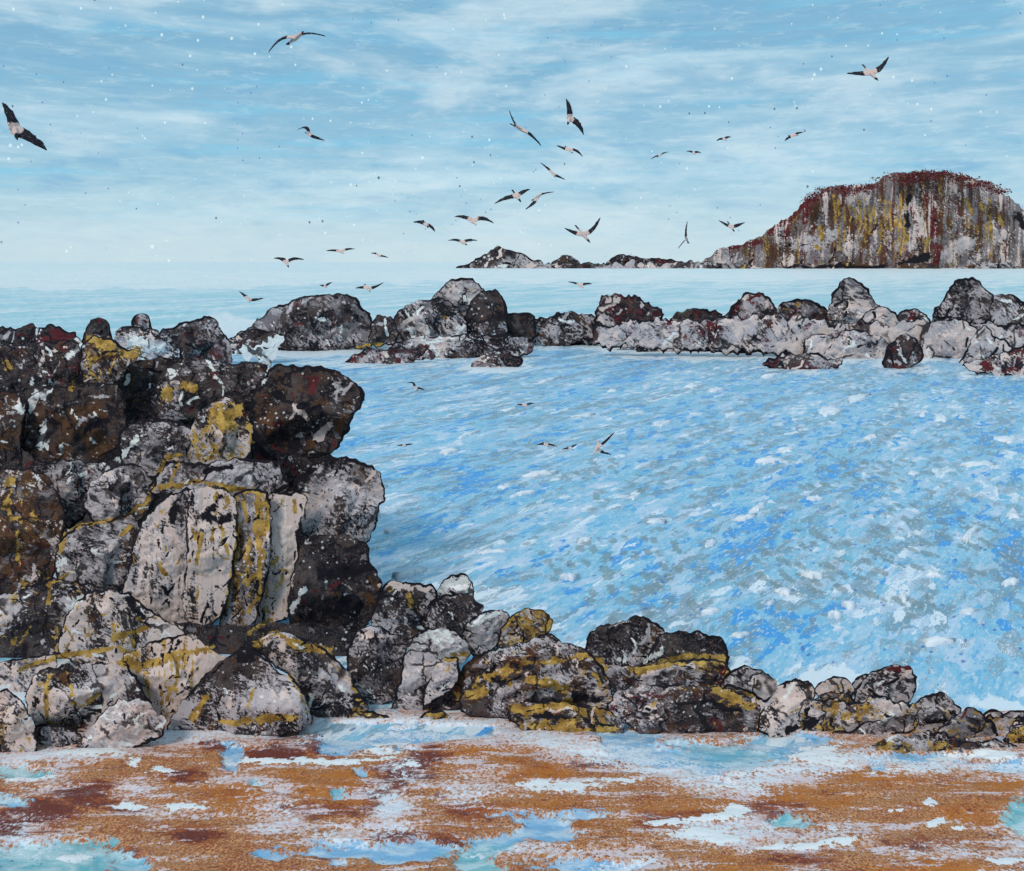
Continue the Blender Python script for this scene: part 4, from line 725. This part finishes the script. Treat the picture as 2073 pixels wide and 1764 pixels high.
nr('pink rough boulder beside the ochre splashed rock', 'pink', 11.2, 1532, 1470, 1540, 1440, 1560, 1410, 1580, 1384, 1605, 1372, 1640, 1380, 1654, 1402, 1646, 1424, 1634, 1444, 1640, 1475, 1600, 1500, 1560, 1500, kw=dict(ochre=.24))
nr('small pink capped stone between pink boulder and big pebble', 'pink', 11.7, 1645, 1400, 1658, 1380, 1690, 1367, 1722, 1376, 1730, 1400, 1720, 1420, 1670, 1420, kw=dict(maroon=.3, ochre=.24))
nr('ochre faced rock beside the large cream pebble', 'ochre', 11.3, 1634, 1450, 1642, 1418, 1664, 1404, 1707, 1400, 1730, 1416, 1736, 1454, 1716, 1488, 1680, 1490, 1650, 1475, kw=dict(ochre=.45, pink=.2))
nr('small black rock wedged against the large cream pebble', 'black', 11.8, 1714, 1410, 1726, 1376, 1757, 1360, 1770, 1385, 1755, 1415)
nr('large round cream pebble boulder with a maroon crown', 'pale', 11.4, 1722, 1440, 1728, 1410, 1737, 1390, 1759, 1364, 1780, 1353, 1810, 1343, 1844, 1350, 1860, 1378, 1850, 1412, 1826, 1444, 1795, 1464, 1750, 1466, T=1.0, kw=dict(light=.62, ochre=.16, pink=.34))
nr('low grey slab with dark edges below the cream pebble', 'pale', 10.95, 1640, 1500, 1690, 1478, 1725, 1478, 1745, 1462, 1800, 1456, 1855, 1444, 1850, 1480, 1790, 1494, 1700, 1506, T=.7, kw=dict(maroon=.3, light=.4, pink=.28))
nr('dark peaked rock after the cream pebble', 'grey', 11.3, 1832, 1470, 1846, 1434, 1858, 1414, 1885, 1404, 1908, 1399, 1926, 1414, 1948, 1434, 1930, 1465, 1895, 1495, 1850, 1500, kw=dict(ochre=.2, grey=.5))
nr('olive diamond shaped stone near the end of the shore rocks', 'ochre', 11.0, 1880, 1490, 1918, 1458, 1960, 1431, 1992, 1445, 2016, 1468, 2020, 1492, 2004, 1512, 1970, 1514, 1925, 1508, inkw=4.5, kw=dict(ochre=.3, grey=.65, light=.4))
nr('small round pink stone above the diamond stone', 'pink', 11.2, 1986, 1452, 1992, 1442, 2008, 1434, 2033, 1444, 2034, 1466, 2008, 1474, inkw=4)
nr('grey stone at the picture edge above the round ochre stone', 'grey', 11.25, 2020, 1470, 2026, 1446, 2050, 1437, 2110, 1440, 2110, 1474, 2050, 1478, inkw=4)
nr('round ochre and cream stone at the picture edge', 'ochre', 10.8, 2030, 1500, 2040, 1476, 2056, 1458, 2096, 1450, 2120, 1480, 2110, 1524, 2060, 1530, inkw=4.5, kw=dict(white=.2, pink=.3))
nr('low dark jumbled rock below the diamond stone', 'dark', 10.75, 1830, 1500, 1850, 1482, 1900, 1480, 1960, 1498, 2030, 1498, 2070, 1515, 2040, 1540, 1960, 1530, 1890, 1522, jag=2, T=.7, kw=dict(maroon=.25, pink=.3, light=.4, ochre=.2))
nr('low ochre weedy mound at the edge of the sand', 'ochre', 10.55, 1762, 1512, 1780, 1498, 1820, 1488, 1875, 1496, 1935, 1508, 1968, 1526, 1940, 1545, 1860, 1540, 1800, 1528, jag=1.6, T=.6, ink=.3)
nr('flat ochre stone at the foot of the grey boulder', 'ochre', 11.3, 700, 1452, 720, 1438, 760, 1440, 790, 1452, 780, 1470, 720, 1472, T=.7, kw=dict(ochre=.5))
nr('small ochre stone at the foot of the cream slab', 'ochre', 11.2, 846, 1456, 862, 1438, 895, 1438, 915, 1452, 905, 1470, 860, 1472, T=.7, kw=dict(ochre=.5))

# ------------------------------------------------------------------ gulls
def build_bird_mat():
    m, g, b = new_mat('plumage', .8, .2)
    a = g.attr('dk').outputs['Fac']; P = g.attr('pc').outputs['Vector']
    n = g.noise(P, 14., 3, .6)
    v = g.m('ADD', a, g.m('MULTIPLY', g.m('SUBTRACT', n, .5), .9))
    c = g.mix(g.step(v, .40, .52), lin(214, 182, 172), lin(34, 30, 38))
    c = g.mix(g.m('MULTIPLY', g.step(g.noise(P, 30., 2), .62, .68), .5), c, lin(150, 140, 142))
    g.L.new(c, b.inputs['Base Color'])
    return m
BIRD = build_bird_mat()
def ring_loft(secs, V, Fc, n=8):
    """secs: list of (centre, axis a, axis b) ellipses joined into a tube"""
    i0 = len(V)
    for c, a, b_ in secs:
        for k in range(n):
            t = 2 * math.pi * k / n; V.append(c + a * math.cos(t) + b_ * math.sin(t))
    for r in range(len(secs) - 1):
        for k in range(n):
            p = i0 + r * n + k; q = i0 + r * n + (k + 1) % n
            Fc.append((p, q, q + n, p + n))
    Fc.append(tuple(range(i0 + n - 1, i0 - 1, -1))); e = i0 + (len(secs) - 1) * n; Fc.append(tuple(range(e, e + n)))
def gull(label, Lt, bd, Rt, head=(1, 0), bow=(.12, .12), chord=.17, dark=1.0, body=1.0, Y=None):
    Lt, bd, Rt = [np.array(q, float) * SC for q in (Lt, bd, Rt)]
    span = np.hypot(*(Lt - bd)) + np.hypot(*(Rt - bd))
    Y = Y or float(np.clip(1.35 * F / span, 14, 120))
    if bd[1] > HOR: Y = min(Y, .8 * F * CAMZ / (bd[1] + 6 - HOR))
    u = Y / F; sp = span * u
    w = lambda q: np.array([(q[0] - bd[0]) * u, 0.0, -(q[1] - bd[1]) * u])
    org = np.array([(bd[0] - W / 2) * u, Y, CAMZ - (bd[1] - HOR) * u])
    rs = np.random.RandomState(int(bd[0] * 7 + bd[1]))
    hv = np.array([head[0] * .75, -.45, -head[1] * .75]); hv /= np.linalg.norm(hv)
    V, Fc = [], []
    up = np.array([0, 0, 1.0])
    for tip, bw in ((w(Lt), bow[0]), (w(Rt), bow[1])):
        L = np.linalg.norm(tip); d = tip / L
        perp = np.array([-d[2], 0, d[0]]); perp = perp if perp[2] > 0 else -perp
        cv = hv - d * (hv @ d); cv = cv / (np.linalg.norm(cv) + 1e-6); cv = cv * .8 - perp * .45; cv /= np.linalg.norm(cv)
        nv = np.cross(d, cv); nv /= np.linalg.norm(nv)
        secs = []
        for k in range(15):
            t = k / 14.0
            c = tip * t + perp * (bw * L * math.sin(math.pi * t ** .8)) + np.array([0, .10 * sp * t * t, 0])
            ch = chord * sp * .54 * (1.0 - .25 * t - .62 * t ** 3) * (1 + .28 * rs.uniform(-1, 1) * t)
            secs.append((c - cv * ch * .5 * t, cv * ch, nv * (.021 * sp * (1 - .55 * t))))
        ring_loft(secs, V, Fc)
    prof = [(-.27, .004, .045), (-.20, .008, .04), (-.13, .028, .03), (-.05, .050, .048), (.03, .056, .056), (.10, .046, .046), (.15, .033, .034), (.185, .034, .036), (.215, .028, .028), (.235, .010, .010), (.265, .004, .004)]
    side = np.cross(hv, up); side /= np.linalg.norm(side) + 1e-9; upv = np.cross(side, hv)
    ring_loft([(hv * (t * sp * body), upv * (max(a * .82, .012) * sp), side * (max(b_ * .82, .012) * sp)) for t, a, b_ in prof], V, Fc)
    me = bpy.data.meshes.new('gull'); me.from_pydata([v.tolist() for v in V], [], Fc); me.update()
    tmp = bpy.data.objects.new('gull_tmp', me); scene.collection.objects.link(tmp)
    md = tmp.modifiers.new('r', 'REMESH'); md.mode = 'VOXEL'; md.voxel_size = sp / 95.
    dg = bpy.context.evaluated_depsgraph_get(); ev = tmp.evaluated_get(dg).to_mesh()
    co = np.empty(len(ev.vertices) * 3, np.float32); ev.vertices.foreach_get('co', co); co = co.reshape(-1, 3).astype(float)
    fc = [tuple(p.vertices) for p in ev.polygons]
    bpy.data.objects.remove(tmp); bpy.data.meshes.remove(me)
    dist = np.linalg.norm(co[:, [0, 2]], axis=1) / (.5 * sp)
    dk = sstep(.12, .46, dist) * 1.0 * dark + (.25 if dark > 1 else 0)
    o = mesh_obj('gull', co, fc, BIRD, attrs={'dk': dk, 'pc': co / sp + rs.uniform(0, 9, 3)})
    o.location = org
    tag(o, label, 'gull', 'gulls in flight')
    return o
gull('large gull gliding alone high in the sky, wings in a shallow arch', (540, 103), (598, 77), (656, 70), (.6, -.2), (.16, .12), .14)
gull('large gull at the picture edge flying steeply downward', (-4, 205), (30, 262), (87, 303), (.5, .7), (.05, .02), .2, 1.1)
gull('small gull with one broad raised wing under the high gliding gull', (600, 262), (626, 272), (656, 284), (.6, .3), (.35, -.05), .22, 1.1)
gull('gull with wings in a wide V high above the headland', (1718, 147), (1762, 147), (1804, 113), (.4, .8), (-.05, -.12), .13)
gull('gull with one wing straight up and pink tail trailing down', (1031, 222), (1056, 262), (1096, 294), (.8, .5), (-.1, .05), .2, .9, 1.2)
gull('gull with its wing stretched vertically at the top of the flock', (1146, 198), (1153, 240), (1182, 272), (-.2, .6), (.04, .1), .2, 1.1)
gull('gull dipping to one side below the vertical winged gull', (1127, 294), (1152, 303), (1180, 317), (.4, .5), (-.05, .14), .16)
gull('slender gull descending between the flock and the blue streak', (1094, 329), (1118, 350), (1144, 363), (.3, .5), (.02, -.05), .13)
gull('long winged gull slanting upward left of its close companion', (1001, 412), (1046, 397), (1074, 382), (.4, .6), (.05, .02), .13, 1.1)
gull('gull with drooping wing right beside the slanting long winged gull', (1064, 424), (1088, 398), (1122, 388), (.5, -.3), (-.1, .06), .16)
gull('ragged dark gull low over the horizon nearest the grey smudge', (836, 450), (862, 454), (880, 469), (.5, .7), (.08, .1), .2, 1.2)
gull('pink bodied gull with short arched wings above the reef dome', (919, 438), (957, 448), (1000, 452), (.3, .3), (.08, .16), .16, .85)
gull('flat winged gull just above the pointed skerry', (906, 487), (936, 491), (966, 487), (.6, .3), (.1, .08), .14, 1.1)
gull('gull with raised wings and dangling tail above the small skerry', (1143, 462), (1180, 474), (1217, 440), (.7, .9), (-.08, -.14), .12, .9, 1.1)
gull('diving gull with wings nearly vertical by the long skerry', (1393, 448), (1390, 484), (1374, 503), (-.3, -.4), (.06, .05), .22, 1.2)
gull('gull with shallow V wings beside the headland slope', (1456, 446), (1480, 459), (1510, 450), (.3, .7), (-.05, -.06), .14, 1.1)
gull('distant gull tilted upward, leftmost of the high row of four', (1318, 322), (1336, 314), (1354, 307), (.3, -.2), (.05, .05), .2, 1.3)
gull('distant flat gull second in the high row of four', (1390, 306), (1404, 310), (1420, 309), (.2, .4), (.1, .1), .2, 1.3)
gull('distant gull third in the high row of four', (1451, 285), (1466, 282), (1482, 277), (.3, .3), (.12, .1), .22, 1.3)
gull('distant gull tilted upward, last in the high row toward the headland', (1590, 285), (1606, 274), (1628, 267), (.6, .1), (.05, .04), .18, 1.0)
gull('dark gull skimming the far sea beside the pale smudge', (552, 523), (580, 532), (614, 526), (.4, .5), (.12, .14), .14, 1.1)
gull('thin grey gull gliding on the horizon', (658, 508), (690, 509), (718, 504), (.4, .2), (.04, .06), .12, .9)
gull('tiny gull on the horizon before the pointed skerry', (750, 513), (766, 517), (786, 522), (.4, .3), (.12, .02), .16, .9)
gull('gull with folded look skimming the sea above the wedge rock', (482, 590), (502, 605), (532, 604), (.4, .4), (.02, -.1), .14, 1.0)
gull('tiny dark gull over the big smooth reef dome', (646, 578), (658, 580), (672, 572), (.4, .3), (.05, .05), .22, 1.3)
gull('small gull with upturned wing beyond the bushy reef rock', (718, 584), (744, 583), (776, 572), (.4, .4), (.04, -.1), .13, 1.0)
gull('gull skimming the sea beyond the long low reef rock', (1150, 571), (1174, 578), (1200, 575), (.4, .3), (.06, .06), .14, 1.0)
gull('small hook winged gull over the lagoon near the overhanging boulder', (823, 776), (841, 785), (860, 791), (.5, .5), (.3, .05), .13, 1.1)
gull('tiny flat gull low over the lagoon nearest the cliff', (803, 903), (818, 902), (836, 900), (.5, .1), (.05, .05), .14, 1.1)
gull('flat dark gull in the middle of the lagoon', (1086, 902), (1105, 900), (1128, 905), (.4, .2), (.08, .06), .14, 1.2)
gull('gull tilted upward beside the flat dark gull on the lagoon', (1138, 911), (1154, 907), (1170, 900), (.4, .2), (.04, .04), .14, 1.1)
gull('gull with one long lifted wing over the lagoon', (1246, 876), (1208, 906), (1238, 922), (-.3, .5), (-.04, -.1), .09, 1.0, .8)
gull('faint pink gull high over the near side of the reef water', (1046, 820), (1062, 821), (1082, 817), (.4, .2), (.05, .05), .15, .8)

# ------------------------------------------------------------------ broken water: a burst of spray and the whitecaps
fb = rock('foam_burst', None, [(462, 722), (472, 708), (500, 702), (525, 704), (542, 686), (560, 678), (576, 688), (560, 704), (562, 726), (545, 740), (520, 728), (490, 722)], 46, 'pale', ink=0, jag=3.5, T=.35, rough=.3, kw=dict(white=1.0, maroon=0, rust=0, grey=0))
fb['kind'] = 'stuff'; fb['label'] = 'burst of white spray between the cliff and the reef'
def build_whitecaps():
    m, g, b = new_mat('whitecap', .8, .2)
    P = g.n('ShaderNodeNewGeometry').outputs['Position']
    g.L.new(g.mix(g.step(g.noise(P, 6., 3), .45, .65), lin(226, 228, 232), lin(198, 210, 224)), b.inputs['Base Color'])
    rs = np.random.RandomState(11)
    caps = [(1340, 858, 30, 16), (1675, 832, 40, 22), (1735, 806, 26, 20), (1555, 932, 40, 16), (1762, 886, 28, 16), (1592, 912, 34, 9), (1905, 845, 30, 12), (1870, 836, 22, 10), (1535, 1030, 24, 14), (1508, 1050, 34, 12), (1115, 768, 12, 10), (1022, 988, 30, 12), (2050, 1042, 30, 16), (1962, 1084, 22, 26), (1450, 790, 18, 10), (1400, 782, 30, 7), (1285, 1005, 18, 20), (1330, 1056, 60, 5), (910, 914, 24, 10), (1090, 960, 40, 12), (1060, 1000, 24, 10), (1640, 1165, 40, 7), (1590, 1200, 40, 9), (1560, 1225, 22, 10), (1440, 1240, 30, 14), (1720, 1225, 30, 9), (1690, 1245, 24, 10), (1500, 1290, 40, 8), (790, 1075, 26, 9), (830, 1160, 40, 10), (2040, 890, 40, 14), (1980, 940, 50, 10), (2045, 1180, 34, 12), (1890, 1165, 26, 12), (1830, 1210, 24, 10), (1960, 1240, 40, 12), (1900, 1300, 60, 10), (1560, 760, 22, 10), (1240, 792, 20, 8), (1180, 842, 26, 8), (1030, 830, 18, 8), (950, 880, 24, 8), (1440, 1100, 24, 9), (1180, 1096, 22, 9), (1000, 1120, 40, 7), (1150, 1170, 40, 8), (1420, 930, 24, 7), (1650, 1010, 30, 7), (1760, 1050, 26, 8), (1850, 960, 24, 8)]
    for k in range(0):
        y = 770 + 560 * rs.rand() ** 1.1; x = rs.uniform(780, 2200); caps.append((x, y, rs.uniform(5, 15), rs.uniform(2, 5)))
    V, Fc = [], []
    for cx, cy, rx, ry in caps:
        Yc = depth_at(cy); u = Yc / F; ux = rx * .42 * SC * u * rs.uniform(.8, 1.1); uy = ry * .5 * SC * u * Yc / CAMZ * 1.0
        c0 = np.array([(cx * SC - W / 2) * u, Yc, 0]); n = 22; r0 = len(V); sh = rs.uniform(.4, .75); rag = 1 + .5 * np.array([rs.uniform(-1, 1) for _ in range(22)])
        ph = rs.uniform(0, 9)
        V.append(c0 + np.array([0, 0, .075]))
        for ring, z in ((.45, .07), (1.0, .045), (1.06, -.08)):
            for k in range(n):
                t = 2 * math.pi * k / n
                r = ring * (1 + .3 * math.sin(2 * t + ph)) * rag[k]
                dx, dy = math.cos(t) * ux * r, math.sin(t) * uy * r
                V.append(c0 + np.array([dx + sh * dy, dy, z * (1 + .3 * rs.uniform(-1, 1))]))
        for k in range(n):
            a, b_ = r0 + 1 + k, r0 + 1 + (k + 1) % n
            Fc.append((r0, a, b_)); Fc.append((a, a + n, b_ + n, b_)); Fc.append((a + n, a + 2 * n, b_ + 2 * n, b_ + n))
    o = mesh_obj('whitecaps', np.array(V), Fc, m); o['kind'] = 'stuff'; o['label'] = 'white flecks of broken water scattered over the lagoon'
build_whitecaps()

# ------------------------------------------------------------------ wash: foam on the water round every rock that stands in it
def build_wash():
    me = SEA.data; n = len(me.vertices); co = np.empty(n * 3, np.float32); me.vertices.foreach_get('co', co); co = co.reshape(-1, 3)
    X, Y = co[:, 0], co[:, 1]; w = np.zeros(n)
    for cx, cy, hw, hd in FOOT:
        sel = np.where((np.abs(X - cx) < hw * 2.2) & (np.abs(Y - cy) < hd * 2.5))[0]
        r = np.sqrt(((X[sel] - cx) / hw) ** 2 + ((Y[sel] - cy) / hd) ** 2)
        w[sel] = np.maximum(w[sel], np.clip(.62 - .75 * (r - 1.0), 0, .62))
    a = me.attributes.new('wash', 'FLOAT', 'POINT'); a.data.foreach_set('value', w.astype(np.float32))
build_wash()
